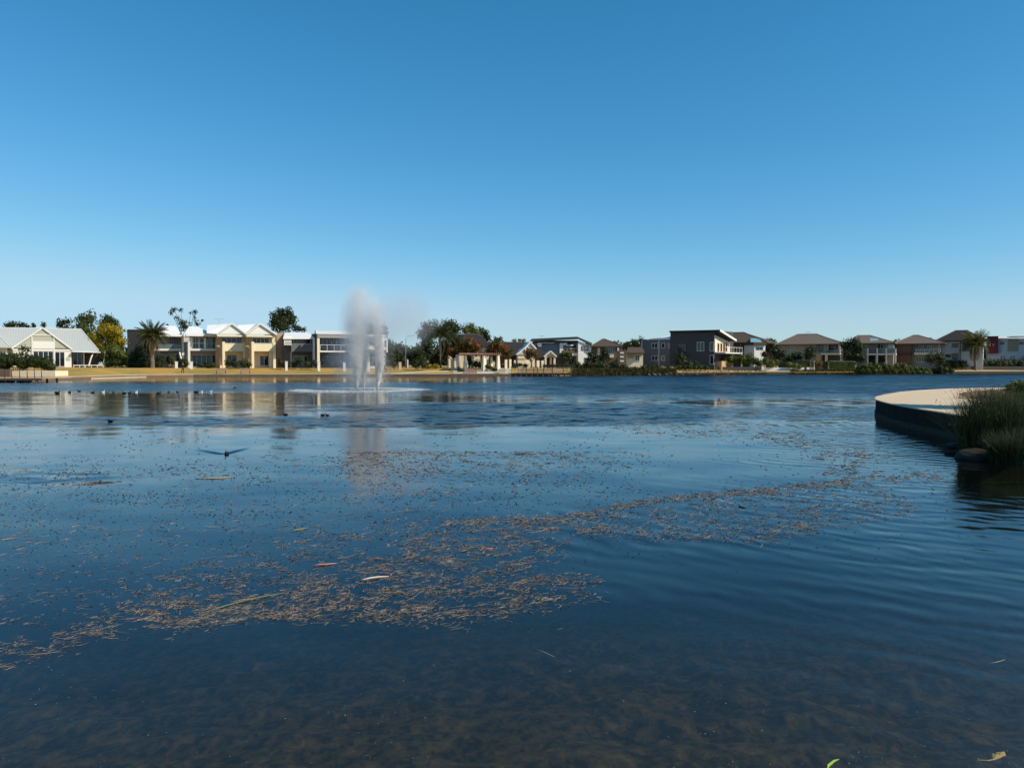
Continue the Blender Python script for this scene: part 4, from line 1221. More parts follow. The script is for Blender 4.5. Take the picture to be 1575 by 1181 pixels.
for lab, cs, m_, D in (
    ('feathery light green shrubs right of the grey house balcony', [(1113, 556, 7), (1122, 552, 8), (1132, 555, 8), (1117, 562, 7, 5)], L_LIGHT, 163),
    ('light green shrubs below the brown hipped house', [(1143, 552, 8), (1153, 551, 8), (1148, 560, 8)], L_LIGHT, 162),
    ('dark round shrub among the light green ones', [(1163, 556, 7), (1168, 560, 6)], L_MID, 161),
    ('mid green shrubs above the white low wall', [(1177, 556, 8), (1187, 559, 8), (1195, 557, 5), (1183, 563, 6, 4)], L_LIGHT, 163),
    ('olive rounded shrub above the right end of the white low wall', [(1214, 561, 7, 5), (1222, 562, 6, 5), (1229, 564, 5, 4)], L_LIGHT, 162),
    ('dark bushes in front of the beige house left wall', [(1222, 549, 8), (1230, 548, 7), (1214, 552, 7), (1208, 555, 6)], L_DARK, 168),
    ('russet dark shrub at the orange wall', [(1256, 559, 5), (1262, 560, 5), (1258, 565, 5, 4)], L_RUST, 162)):
    shrub('shrub', lab, cs, D, m_, RG, leaf=.2)
def box_hedge(label, x0, x1, yt, yb, D, dep, m_):
    global _seed
    _seed += 1
    g = np.random.default_rng(_seed)
    a, b_ = at(x0, yb, D), at(x1, yt, D)
    base = Vector(((a.x + b_.x) / 2, D, ground_z((a.x + b_.x) / 2, D)))
    w, h_ = b_.x - a.x, b_.z - base.z
    n = int(w * (h_ + dep) * 2 * 40)
    q = g.uniform(0, 1, (n, 3)) * np.array([w, dep, h_]) - np.array([w / 2, 0, 0])
    face = g.integers(0, 4, n)
    q[face == 0, 1] = 0; q[face == 1, 2] = h_; q[face == 2, 0] = np.where(g.random((face == 2).sum()) < .5, -w / 2, w / 2); q[face == 3, 1] *= .2
    q += g.normal(0, .05, (n, 3))
    t = g.normal(size=(n, 3)); t /= np.linalg.norm(t, axis=1)[:, None]
    b2 = np.cross(t, g.normal(size=(n, 3))); b2 /= np.linalg.norm(b2, axis=1)[:, None]
    L = .17
    V = np.stack([q - t * L * .6, q - b2 * L * .35, q + t * L * .6, q + b2 * L * .35], 1).reshape(-1, 3)
    Q = np.arange(n * 4).reshape(n, 4)
    root = tag(empty('hedge', base), label, 'hedge', 'clipped hedges on the right shore')
    link(bpy.data.objects.new('foliage', np_mesh('foliage', V, Q, m_)), root)
    MB().box(-w / 2 + .08, w / 2 - .08, .1, dep, -.3, h_ - .07).build('foliage_core', m_, root)
box_hedge('long clipped hedge box with flat pale top left of the dark tree', 1272, 1316, 555.8, 565, 163, 1.2, L_LIGHT)
box_hedge('clipped hedge block left of the thin white post', 1226, 1252, 555.5, 563, 166, 1.2, L_LIGHT)
box_hedge('low clipped hedge right above the white low wall', 1200, 1226, 556, 566, 166, 1.2, L_HEDGE)
rs = [(1322, 566, 7), (1330, 564, 7), (1339, 563, 7), (1349, 564, 8), (1359, 563, 8), (1369, 565, 7), (1379, 564, 8), (1390, 564, 8), (1400, 566, 7), (1410, 567, 6), (1419, 568, 6), (1427, 569, 5)]
for k in range(3):
    sel = rs[k * 4:k * 4 + 4]
    cs = []
    for x, y, r in sel: cs += [(x, y, r * .8), (x - 4, y + 6, r * .7), (x + 4, y + 5, r * .75)]
    shrub('shrub', ['left part of the wide green waterside shrub bed below the dark tree', 'middle of the waterside shrub bed below the white columns', 'right end of the waterside shrub bed below the solar roof'][k], cs, 158.5 + k * 1.5, [L_LIGHT, L_BED, L_LIGHT][k], 'waterside shrubs on the right shore', leaf=.2)
shrub('shrub', 'low dark purple-brown shrubs right of the waterside bed', [(1438, 569, 5), (1446, 567, 6), (1455, 569, 6), (1463, 570, 5), (1448, 573, 6, 4)], 166, L_DARK, 'waterside shrubs on the right shore', leaf=.2)
shrub('hedge', 'dark hedge along the path below the tall pale house', [(1462 + i * 9, 560, 8) for i in range(14)], 178, L_DARK, cat='hedge', leaf=.24)

# rough grass and reeds on the natural bank (right of the pier and along the right shore)
def bank_grass(pxa, pxb, s0, s1, n, hmin, hmax, m_, name='bank_grass'):
    g = np.random.default_rng(int(pxa) + 3)
    V = []
    for i in range(n):
        px = g.uniform(pxa, pxb); s_ = g.uniform(s0, s1)
        q = shore_pt(px, s_); z = gz(px, s_) if s_ > .3 else 0
        hgt = g.uniform(hmin, hmax); w = .05
        a = g.uniform(0, 6.28); lx, ly = math.cos(a) * hgt * .35, math.sin(a) * hgt * .35
        dx, dy = math.cos(a + 1.57) * w, math.sin(a + 1.57) * w
        V += [(q.x - dx, q.y - dy, z - .05), (q.x + dx, q.y + dy, z - .05), (q.x + lx * .5 + dx * .6, q.y + ly * .5, z + hgt * .7), (q.x + lx, q.y + ly, z + hgt)]
    Q = np.arange(len(V)).reshape(-1, 4)
    tag(link(bpy.data.objects.new(name, np_mesh(name, np.array(V), Q, m_))), kind='stuff')
bank_grass(878, 1040, -.3, 4.5, 11000, .3, .95, L_OLIVE)
shrub('shrub', 'row of low dark shrubs on the slope behind the pier railing', [(838 + i * 7, 563, 4.5, 3) for i in range(7)], 143.5, L_DARK, leaf=.18)
shrub('shrub', 'dark ground cover added as shadow along the foot of the grey house', [(990 + i * 8, 565, 6, 4) for i in range(13)], 155, L_DARK, leaf=.2)  # dark planting added to stand in for shadow on the ground
shrub('shrub', 'dark tall shrub mass in the shade behind the date palm', [(205, 548, 10), (214, 540, 9), (220, 552, 10), (204, 560, 9), (246, 555, 8)], 142.5, L_DARK, leaf=.24)
shrub('shrub', 'dark low shrubs in front of the right palm and the pale house', [(1446, 560, 7), (1456, 561, 7), (1468, 560, 7), (1480, 561, 7)], 174, L_DARK, leaf=.22)
bank_grass(1010, 1180, -.5, .5, 1800, .15, .45, L_OLIVE)
bank_grass(1215, 1330, -.4, 1.0, 2600, .2, .6, L_OLIVE)
bank_grass(1320, 1440, -.6, .8, 2600, .3, .8, L_LIGHT)

# ---- boulders at the water's edge below the grey house
ROCK = mat('mossy brown rock', (.11, .09, .065), .9, .4, 2, bump=.6)
def rock(name, label, px, py, r, D, group=None, sq=.6, m_=None):
    global _seed
    _seed += 1
    rnd = random.Random(_seed)
    w = at(px, py, D)
    k = r * D / FPX
    mb = MB().blob((0, 0, 0), (k, k * .8, k * sq), 12, 8, .10, rnd)
    o = mb.build(name, m_ or ROCK, None, True)
    o.location = (w.x, w.y, w.z)
    o.rotation_euler = (0, 0, rnd.uniform(0, 3))
    return tag(o, label, 'rock', group)
rdesc = ['first', 'second', 'third', 'fourth', 'fifth', 'sixth', 'seventh', 'eighth', 'ninth']
for i, (px, r) in enumerate([(998, 3), (1006, 4), (1014, 3), (1024, 3.5), (1050, 2.5), (1071, 3), (1098, 2.6), (1120, 2.4), (1150, 3)]):
    rock('rock', rdesc[i] + ' brown rock from the left at the water line below the grey house', px, 576.5, r, interp(px, SHORE) - .6, 'rocks along the water below the grey house')
for px, py, r, lab in ((1018, 566.5, 7, 'long brown boulder on the bank in front of the grey house'), (1033, 567, 6, 'rounded brown boulder right beside the long one at the grey house')):
    rock('rock', lab, px, py, r, 151, None, .5, mat('brown boulder', (.16, .11, .075), .9, .3, 2, bump=.6))

# ---- palms
def frond_mesh(name, L, droop, m_, g, pairs=22, leaflet=.55, rise=.35):
    mb = MB()
    pts = []
    for i in range(9):
        t = i / 8
        x = L * (t - .18 * t * t * droop)
        z = L * (rise * t - droop * .62 * t * t)
        pts.append(Vector((x, 0, z)))
    mb.tube(pts, [.035 * (1 - .8 * i / 8) + .006 for i in range(9)], 4)
    for i in range(pairs):
        t = .12 + .86 * i / (pairs - 1)
        k = t * 8; a = int(min(7, k)); p = pts[a].lerp(pts[a + 1], k - a)
        d = (pts[a + 1] - pts[a]).normalized()
        ln = leaflet * (math.sin(math.pi * (.18 + .74 * t)) ** .7) * g.uniform(.85, 1.15)
        for sg in (-1, 1):
            out = Vector((d.x * .75, sg * .8, d.z * .75 - .32 - .25 * droop)).normalized()
            w = d * .045
            tip = p + out * ln + Vector((0, 0, -.12 * ln))
            mid = p + out * ln * .5
            mb.add([p - w * .6, mid - w, tip, mid + w], [(0, 1, 2, 3)])
    return mb.mesh(name, m_)
def palm(label, px, base_py, crown_py, D, L, trunk_r, n, name='date_palm', trunk_px=None, dead=8, seed=1, green=None):
    g = np.random.default_rng(seed)
    base = at(trunk_px or px, base_py, D)
    base.z = ground_z(base.x, D)
    top = at(px, crown_py, D)
    root = tag(empty(name, base), label, 'palm tree', 'palms round the lake')
    t = top - base
    mb = MB()
    N_ = 14
    pts = [t * (i / N_) + Vector((.06 * math.sin(i * .9), 0, 0)) for i in range(N_ + 1)]
    pts[0] = Vector((0, 0, -.4))
    mb.tube(pts, [trunk_r * (1.25 if i == 0 else 1.0 + (.08 if i % 2 else -.03)) for i in range(N_ + 1)], 10)
    mb.blob(t + Vector((0, 0, .05)), (trunk_r * 1.7, trunk_r * 1.7, trunk_r * 2.2), 10, 6)
    mb.build('trunk', PALMBARK, root)
    kinds = [frond_mesh('frond', L, dr, green or L_PALM, g, rise=rs_) for dr, rs_ in ((.35, .25), (.7, .35), (1.0, .45), (1.25, .4))]
    dead_me = frond_mesh('frond', L * .85, 1.5, L_DEADPALM, g, rise=.2)
    for i in range(n):
        f = i / n
        o = bpy.data.objects.new('frond', kinds[min(3, int((f ** 1.1) * 4))])
        el = 78 - 88 * f + g.uniform(-7, 7)
        o.rotation_euler = (g.uniform(-.3, .3), -R(el) * .75, i * 2.39996 + g.uniform(-.2, .2))
        o.location = t + Vector((0, 0, .15 - .3 * f))
        sc = g.uniform(.85, 1.08)
        o.scale = (sc, sc, sc)
        link(o, root)
    for i in range(dead):
        o = bpy.data.objects.new('frond', dead_me)
        o.rotation_euler = (g.uniform(-.2, .2), R(28 + g.uniform(-6, 18)), i * 6.283 / dead + g.uniform(-.3, .3))
        o.location = t + Vector((0, 0, -.25))
        link(o, root)
    return root
palm('date palm with thick trunk and drooping brown lower fronds in front of the terraces', 234, 565, 518, 139, 3.35, .36, 84, dead=22, seed=3)
palm('tall slim palm with dark fronds left of the pergola', 677.5, 565, 517, 148, 4.0, .15, 76, trunk_px=677.5, dead=3, seed=5)
palm('palm with golden green crown in front of the pale house on the right shore', 1500, 562, 530, 173, 3.7, .26, 110, dead=18, seed=8, green=leaf_mat('golden green palm fronds', (.05, .055, .012), (.22, .20, .045), nscale=.8))

# ================================================================== FOUNTAIN
FX, FY = at(552, 600, 62).x, 62.0
froot = tag(empty('fountain', (FX, FY, 0)), 'lake fountain with three white jets and a cloud of drifting spray', 'fountain')
def fpt(px, py, dy=0.0):
    w = at(px, py, FY + dy)
    return Vector((w.x - FX, dy, w.z))
SPRAYW, nt, p = new_mat('white water drops')
p.inputs['Base Color'].default_value = (.97, .975, .98, 1); p.inputs['Roughness'].default_value = .3
tl = nd(nt, 'ShaderNodeBsdfTranslucent'); tl.inputs['Color'].default_value = (.97, .975, .98, 1)
mx = nd(nt, 'ShaderNodeMixShader'); mx.inputs[0].default_value = .45
nt.links.new(p.outputs[0], mx.inputs[1]); nt.links.new(tl.outputs[0], mx.inputs[2]); nt.links.new(mx.outputs[0], nt.nodes['Material Output'].inputs['Surface'])
def drops(pos, size, g, stretch=None):
    """small octahedral drops"""
    n = len(pos)
    o = np.array([[1, 0, 0], [0, 1, 0], [-1, 0, 0], [0, -1, 0], [0, 0, 1], [0, 0, -1]], float)
    s = size[:, None, None] * (np.ones((n, 1, 3)) if stretch is None else stretch[:, None, :])
    V = pos[:, None, :] + o[None] * s
    f = np.array([[0, 1, 4], [1, 2, 4], [2, 3, 4], [3, 0, 4], [1, 0, 5], [2, 1, 5], [3, 2, 5], [0, 3, 5]])
    F = (f[None] + (np.arange(n) * 6)[:, None, None]).reshape(-1, 3)
    return V.reshape(-1, 3), F
JETS = [  # (nozzle x, axis points (x, y) in the photograph going up, spread at each)
    ((548.6, 597.5), [(548.6, 597), (549.5, 575), (551, 555), (549, 525), (550, 490), (553, 458), (556, 440)], [.035, .22, .42, .65, .8, .8, .7]),
    ((559.8, 596.5), [(559.8, 596), (560, 575), (560.5, 555), (561, 530), (562, 505), (564, 485), (566, 470)], [.03, .10, .2, .38, .5, .5, .5]),
    ((580.6, 596.8), [(580.6, 596), (582.5, 575), (584.5, 555), (583, 530), (580, 500), (577.5, 475), (574, 455)], [.035, .19, .34, .42, .55, .65, .6])]
g = np.random.default_rng(21)
for k, ((nx_, ny_), ax, sp_) in enumerate(JETS):
    dy = (.0, .9, -.2)[k]
    q = fpt(nx_, ny_, dy)
    MB().tube([(q.x, dy, -.6), (q.x, dy, .02), (q.x, dy, .07)], [.07, .07, .04], 10).build('nozzle', DARKMETAL, froot)
    P_ = np.array([fpt(x, y, dy) for x, y in ax]); P_[0, 2] = .06
    P_[:, 1] = dy
    n = (62000, 20000, 40000)[k]
    t = g.beta(.72, 1.6, n)
    seg = t * (len(P_) - 1); i0 = np.minimum(seg.astype(int), len(P_) - 2); fr_ = (seg - i0)[:, None]
    c = P_[i0] * (1 - fr_) + P_[i0 + 1] * fr_
    s_ = np.array(sp_)[i0] * (1 - fr_[:, 0]) + np.array(sp_)[i0 + 1] * fr_[:, 0]
    off = g.normal(0, .46, (n, 3)) * s_[:, None]
    # clots of water thrown up together
    clot = g.normal(0, .5, (220, 3)); idx = (t * 219).astype(int)
    off += clot[idx] * s_[:, None] * .45 * np.array([1, 1, .3])
    off[:, 2] *= .6
    pos = c + off
    pos[:, 2] = np.maximum(pos[:, 2], .12)
    size = .0055 + .0085 * g.random(n) * (1 - .4 * t)
    st = np.stack([np.ones(n), np.ones(n), 1.5 + 3.0 * (1 - t)], 1)
    V, F = drops(pos, size, g, st)
    o = link(bpy.data.objects.new('jet', np_mesh('jet', V, F, SPRAYW)), froot)
    # solid core of each jet just above the nozzle
    mb = MB().tube([P_[0], P_[0] * .6 + P_[1] * .4, P_[1], P_[1] * .5 + P_[2] * .5], [.07, (.15, .10, .16)[k], (.17, .11, .18)[k], .03], 10)
    mb.build('jet_core', SPRAYW, o)
# falling drops round the jets
n = 16000
a = g.normal(0, 1, (n, 3))
pos = np.stack([fpt(557, 560).x + a[:, 0] * 1.15, a[:, 1] * 1.0, np.abs(g.normal(0, 2.6, n)) + .1], 1)
V, F = drops(pos, .003 + .006 * g.random(n), g, np.stack([np.ones(n), np.ones(n), 2.2 * np.ones(n)], 1))
tag(link(bpy.data.objects.new('falling_drops', np_mesh('falling_drops', V, F, SPRAYW)), froot), kind='stuff')
# ring of splashes where the spray comes down
n = 9000
ang = g.uniform(0, 2 * math.pi, n)
rad = 4.5 + g.normal(0, .45, n) + .2 * np.sin(ang * 5 + 1) + .12 * np.sin(ang * 11)
k_ = g.random(n) < .35
rad[k_] = 4.9 * np.sqrt(g.random(k_.sum()))
z = np.abs(g.normal(0, .03, n)) + .003
pos = np.stack([rad * np.cos(ang), rad * np.sin(ang), z], 1)
V, F = drops(pos, .006 + .013 * g.random(n), g, np.stack([1.4 * np.ones(n), 1.4 * np.ones(n), .6 + .5 * g.random(n)], 1))
tag(link(bpy.data.objects.new('splash_ring', np_mesh('splash_ring', V, F, SPRAYW)), froot), kind='stuff')

# the mist: real volumes whose density follows the plumes
def plume_volume(name, plumes, dens_noise, prof=None, ell=None, bright=(.998, .995, .998), seed=0, aniso=.0):
    m = bpy.data.materials.new(name + ' mist'); m.use_nodes = True
    nt = m.node_tree
    for n_ in list(nt.nodes):
        if n_.type != 'OUTPUT_MATERIAL': nt.nodes.remove(n_)
    tc = nd(nt, 'ShaderNodeTexCoord'); sp = nd(nt, 'ShaderNodeSeparateXYZ'); nt.links.new(tc.outputs['Object'], sp.inputs[0])
    X_, Y_, Z_ = sp.outputs
    f = lambda *a_, **k_: math_node(nt, *a_, **k_)
    tot = None
    for (xb, lean, yb, r0, rg, amp_, zfade0, zfade1, zlow0, zlow1) in plumes:
        cx_ = f('MULTIPLY_ADD', Z_, lean, xb)
        r_ = f('MULTIPLY_ADD', Z_, rg, r0)
        dx, dy = f('DIVIDE', f('SUBTRACT', X_, cx_), r_), f('DIVIDE', f('SUBTRACT', Y_, yb), r_)
        e = f('EXPONENT', f('MULTIPLY', f('ADD', f('MULTIPLY', dx, dx), f('MULTIPLY', dy, dy)), -1))
        a_ = f('MULTIPLY', e, amp_)
        for z0, z1 in ((zfade1, zfade0), (zlow0, zlow1)):
            mr = nd(nt, 'ShaderNodeMapRange'); mr.interpolation_type = 'SMOOTHSTEP'
            mr.inputs['From Min'].default_value = z0; mr.inputs['From Max'].default_value = z1
            nt.links.new(Z_, mr.inputs['Value']); a_ = f('MULTIPLY', a_, mr.outputs[0])
        tot = a_ if tot is None else f('ADD', tot, a_)
    if ell:
        (ex, ey, ez), (rx, ry, rz), amp_ = ell
        d = None
        for c_, o_, r_ in ((X_, ex, rx), (Y_, ey, ry), (Z_, ez, rz)):
            q = f('DIVIDE', f('SUBTRACT', c_, o_), r_); q = f('MULTIPLY', q, q); d = q if d is None else f('ADD', d, q)
        mr = nd(nt, 'ShaderNodeMapRange'); mr.interpolation_type = 'SMOOTHSTEP'
        mr.inputs['From Min'].default_value = 1.0; mr.inputs['From Max'].default_value = 0.0
        nt.links.new(d, mr.inputs['Value'])
        tot = f('MULTIPLY', mr.outputs[0], amp_)
    mp = nd(nt, 'ShaderNodeMapping'); mp.inputs['Scale'].default_value = (1, 1, .42); mp.inputs['Location'].default_value = (seed, 0, 0)
    nt.links.new(tc.outputs['Object'], mp.inputs['Vector'])
    n_ = nd(nt, 'ShaderNodeTexNoise'); n_.inputs['Scale'].default_value = dens_noise; n_.inputs['Detail'].default_value = 4; n_.inputs['Roughness'].default_value = .6
    nt.links.new(mp.outputs[0], n_.inputs['Vector'])
    tot = f('MULTIPLY', tot, f('MULTIPLY_ADD', n_.outputs['Fac'], 3.2, -.85, clamp=False))
    tot = f('MAXIMUM', tot, 0.0)
    pv = nd(nt, 'ShaderNodeVolumePrincipled'); pv.inputs['Color'].default_value = (*bright, 1); pv.inputs['Anisotropy'].default_value = aniso
    nt.links.new(tot, pv.inputs['Density'])
    nt.links.new(pv.outputs[0], nt.nodes['Material Output'].inputs['Volume'])
    mb = MB()
    if prof:
        n = 20; vs = []
        for z_, xc_, rx, ry in prof:
            for k in range(n):
                a_ = 2 * math.pi * k / n
                vs.append((xc_ + rx * math.cos(a_), ry * math.sin(a_), z_))
        fs = [tuple(range(n - 1, -1, -1)), tuple(range(len(vs) - n, len(vs)))]
        for i in range(len(prof) - 1):
            for k in range(n):
                fs.append((i * n + k, i * n + (k + 1) % n, (i + 1) * n + (k + 1) % n, (i + 1) * n + k))
        mb.add(vs, fs)
    else:
        mb.blob(ell[0], ell[1], 20, 12)
    o = mb.build(name, m, froot)
    return o
x1, x2, x3 = fpt(548, 560).x, fpt(560, 560).x, fpt(583, 560).x
plume_volume('spray_mist', [
    (x1 - .15, .035, 0, .42, .095, .95, 5.5, 8.6, .2, 1.6),
    (x2, .03, .6, .20, .07, .55, 4.0, 6.5, .2, 1.8),
    (x3 + .18, -.075, -.1, .16, .075, .95, 5.0, 7.8, .3, 1.6),
    (x1 - .2, .02, 0, 1.35, -.05, .13, 3.5, 7.0, .02, .6),
    (x2 + .4, .0, 0, 1.5, .02, .10, 3.0, 7.5, .02, .5)], 1.6,
    prof=[(.03, x2, 2.6, 2.2), (1.5, x2, 2.5, 2.2), (4, x2 + .1, 2.3, 2.0), (6, x2 + .1, 2.0, 1.8), (7.6, x2 - .1, 1.5, 1.4), (8.7, x2 - .2, .8, .8)])
plume_volume('drifting_mist', [], .8, ell=((fpt(618, 500).x, .3, fpt(618, 492).z), (3.0, 1.8, 2.9), .36), bright=(.80, .80, .86), seed=4)
plume_volume('drifting_mist', [], .9, ell=((fpt(528, 560).x, 0, fpt(528, 553).z), (1.8, 1.5, 2.3), .17), bright=(.85, .85, .9), seed=9)

# ================================================================== PERGOLA AND PLAZA
def col_thing(name, label, px, py0, py1, D, w, m_, cat, group=None, w2=None, cap=None, tilt=0.0, rot=20):
    b_ = at(px, py1, D); t = at(px, py0, D)
    gz_ = ground_z(b_.x, b_.y)
    root = tag(empty(name, (b_.x, b_.y, gz_), R(rot)), label, cat, group)
    hgt = t.z - gz_
    MB().bar((0, 0, -.3), (tilt, 0, hgt), w, w, w2 or w).build('shaft', m_, root)
    if cap: MB().box(tilt - w * .62, tilt + w * .62, -w * .62, w * .62, hgt, hgt + .09).build('cap', cap, root)
    return root
PG = tag(empty('pergola', (at(740, 560, 142).x, 142, ground_z(at(740, 560, 142).x, 142))), 'pergola of tapered cream columns under a pinkish slatted timber roof', 'pergola')
def pl(px, py, D):
    return at(px, py, D) - Vector(PG.location)
for px, D, yb, w in ((715.5, 141, 564, .62), (744.5, 139.5, 568, .84), (766, 141, 565, .70), (726, 146, 562, .5), (756, 146, 562, .5)):
    b_, t = pl(px, yb, D), pl(px, 546.6, D)
    c_, s_ = math.cos(R(35)), math.sin(R(35))
    mb = MB(); vs = []
    for z, hw in ((-.4, w / 2), (t.z, w * .27)):
        for i, j in ((-1, -1), (1, -1), (1, 1), (-1, 1)):
            vs.append((b_.x + (i * c_ - j * s_) * hw, b_.y + (i * s_ + j * c_) * hw, z))
    mb.add(vs, [(3, 2, 1, 0), (4, 5, 6, 7), (0, 1, 5, 4), (1, 2, 6, 5), (2, 3, 7, 6), (3, 0, 4, 7)]).build('column', PALECREAM, PG)
zt = pl(740, 546.4, 141).z
xa, xb = pl(706, 546, 141).x, pl(770.5, 546, 141).x
for y in (-2.0, 3.2): MB().box(xa, xb, y - .1, y + .1, zt, zt + .2).build('beam', PINKTIMBER, PG)
n_ = 22
for i in range(n_):
    x = xa + .15 + (xb - xa - .3) * i / (n_ - 1)
    MB().box(x - .05, x + .05, -3.0, 4.2, zt + .202, zt + .36).build('batten', PINKTIMBER, PG)
# leaning column; light and shade between the battens painted as stripes
BATTEN_LIGHT, nt, p = new_mat('painted batten light and shade stripes')
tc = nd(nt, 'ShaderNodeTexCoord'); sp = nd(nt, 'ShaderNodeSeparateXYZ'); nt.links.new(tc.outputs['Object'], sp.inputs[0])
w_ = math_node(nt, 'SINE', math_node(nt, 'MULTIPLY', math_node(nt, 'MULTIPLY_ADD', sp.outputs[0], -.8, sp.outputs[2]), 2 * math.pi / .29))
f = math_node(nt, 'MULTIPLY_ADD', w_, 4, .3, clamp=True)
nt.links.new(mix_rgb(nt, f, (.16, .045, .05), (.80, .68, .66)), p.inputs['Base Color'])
col_thing('light_striped_column', 'leaning column with batten light and shade painted as diagonal stripes left of the pergola', 705.5, 546.8, 567, 140.5, .62, BATTEN_LIGHT, 'column', tilt=-.28, rot=0, w2=.5)
for px, y0, y1, D, w, lab in ((696, 553.4, 567, 141, .5, 'sandstone pillar on the lawn edge left of the striped column'), (778, 553, 567, 142, .42, 'cream pillar on the plaza right of the pergola'),
                              (784.5, 552.6, 565, 145, .38, 'cream pillar in front of the orange autumn tree'), (827, 554.5, 564.5, 145, .5, 'cream double pillar left of the garden pavilion'),
                              (834, 554.5, 564.5, 145, .4, 'cream pillar close beside the double pillar'), (615, 557.5, 566.5, 142, .46, 'sandstone pillar beside the banner right of the fountain'),
                              (791.5, 554, 563, 147, .3, 'short cream post behind the left end of the pier')):
    col_thing('stone_pillar', lab, px, y0, y1, D, w, SANDSTONE if px < 700 else PALECREAM, 'pillar', 'stone pillars round the plaza', cap=SANDSTONE if px < 700 else None)
# low planters and steps of the plaza
def wbox(name, label, x0, x1, y0, y1, D, dep, m_, cat, group=None, cap=None):
    a, b_ = at(x0, y1, D), at(x1, y0, D)
    o = Vector(((a.x + b_.x) / 2, D, a.z))
    root = tag(empty(name, o), label, cat, group)
    w = b_.x - a.x; h_ = b_.z - a.z
    MB().box(-w / 2, w / 2, 0, dep, -.3, h_).build('body', m_, root)
    if cap: MB().box(-w / 2 - .03, w / 2 + .03, -.03, dep + .03, h_, h_ + .07).build('coping', cap, root)
    return root
wbox('planter', 'low pinkish brown planter box at the front left of the plaza', 717, 733.5, 569.2, 573.2, 135.5, 1.2, PINKTIMBER, 'planter', cap=TERRACOTTA)
wbox('planter', 'pale planter block at the right front of the plaza', 767, 777, 568, 573, 135.5, 1.5, SANDSTONE, 'planter', cap=CONCRETE)
wbox('wall', 'white end wall of the plaza beside the pier', 777.2, 785.8, 567, 573.5, 135.5, 2.5, PALECREAM, 'wall')
root = tag(empty('steps', (at(722, 570, 138).x, 138, ground_z(at(722, 570, 138).x, 138))), 'broad terracotta edged steps below the left pergola columns', 'steps')
for i in range(4):
    w0 = 1.1 + .55 * i
    MB().box(-.9, w0 - .4 * 0 + 1.4 - i * .75, .0 + i * .55, .55 + i * .55, -.3, .12 + .13 * i).build('step', TERRACOTTA if i % 2 else CONCRETE, root)

# ================================================================== PIER AND DECK
def local_plane(px, D, rot):
    o = at(px, 560, D); o.z = 0
    return o, R(rot)
PM = at(832, 560, 133.2); PM.z = 0
pier = tag(empty('pier', PM), 'dark timber pier with slim railing between the plaza and the shrub bank', 'pier')
def pq(px, py, dy=0.0): return at(px, py, PM.y + dy) - PM
xL, xR = pq(781.5, 574, 0).x, pq(880.5, 574, 0).x
zd = pq(830, 573.8).z
npl = 60
for i in range(npl):
    x0 = xL + (xR - xL) * i / npl
    MB().box(x0 + .012, x0 + (xR - xL) / npl - .012, 0, 2.4, zd - .05, zd + rng.uniform(-.006, .006)).build('plank', TIMBER, pier)
for y in (.04, 2.2): MB().box(xL, xR, y, y + .15, zd - .32, zd - .055).build('bearer', DARKMETAL, pier)
for i in range(12):
    x = xL + .3 + (xR - xL - .6) * i / 11
    for y in (.12, 2.25): MB().tube([(x, y, -2.2), (x, y, zd - .06)], .1, 7).build('pile', TIMBER, pier)
posts = [786.3, 797.8, 803.5, 809.8, 821.3, 827, 836.5, 850, 867, 879.7]
zr = pq(830, 564.8).z
for px in posts:
    x = pq(px, 565).x
    MB().box(x - .05, x + .05, .0, .1, zd, zr).build('rail_post', TIMBER if px > 806 else GREYMETAL, pier)
    MB().box(x - .05, x + .05, 2.3, 2.4, zd, zr).build('rail_post', TIMBER, pier)
for y in (-.02, 2.28): MB().box(xL + .3, xR, y, y + .14, zr, zr + .06).build('top_rail', TIMBER, pier)
zm = zd + (zr - zd) * .5
MB().box(pq(850, 570).x, xR, .02, .07, zm, zm + .06).build('mid_rail', OFFWHITE, pier)
MB().box(xL + .3, pq(849, 570).x, .02, .07, zm, zm + .05).build('mid_rail', TIMBER, pier)
# sandy bank wall seen through the railing
wbox('wall', 'sunlit tan bank wall behind the pier railing', 800, 864, 566, 577.5, 136.4, .4, mat('tan rendered wall', (.50, .34, .17), .85, .12), 'wall')

DK = at(20, 560, 88); DK.z = 0
deck = tag(empty('deck', DK), 'timber deck on piles with dark railing over the water at the left edge', 'deck')
def dq(px, py, dy=0.0): return at(px, py, DK.y + dy) - DK
zd = dq(30, 581.6).z
xL, xR = dq(-60, 582).x, dq(64, 582).x
for i in range(62):
    x0 = xL + (xR - xL) * i / 62
    MB().box(x0 + .008, x0 + (xR - xL) / 62 - .008, 0, 6.0, zd - .06, zd + rng.uniform(-.005, .005)).build('plank', mat('pale grey decking', (.38, .30, .25), .8, .2, 3), deck)
MB().box(xL, xR, .05, .2, zd - .25, zd - .065).build('bearer', TIMBER, deck)
for i in range(8):
    x = xL + .2 + (xR - xL - .9) * i / 7
    for y in (.25, 4.2): MB().tube([(x, y, -2.2), (x, y, zd - .07)], .13 if i % 2 else .11, 8).build('pile', SANDSTONE if i % 2 else TIMBER, deck)
zr = dq(30, 568.6).z
for px in (-40, -28, -16, -5, 6, 17.3, 29.5, 41.3, 52.5, 63.4):
    x = dq(px, 575).x
    MB().tube([(x, .12, zd), (x - .03, .1, zd + .45), (x - .09, .2, zr)], [.045, .04, .03], 6).build('rail_post', DARKMETAL, deck)
MB().tube([(xL, .2, zr), (xR - .1, .2, zr)], .03, 6).build('top_rail', GREYMETAL, deck)
wbox('planter_wall', 'long cream planter wall below the clipped hedge', 17.5, 85, 570.4, 578.3, 103.2, 3.0, PALECREAM, 'wall')
wbox('fence_panel', 'dark screen panel at the left end of the planter wall', -40, 15, 569, 578.5, 99, .3, BROWNBRICK, 'screen')

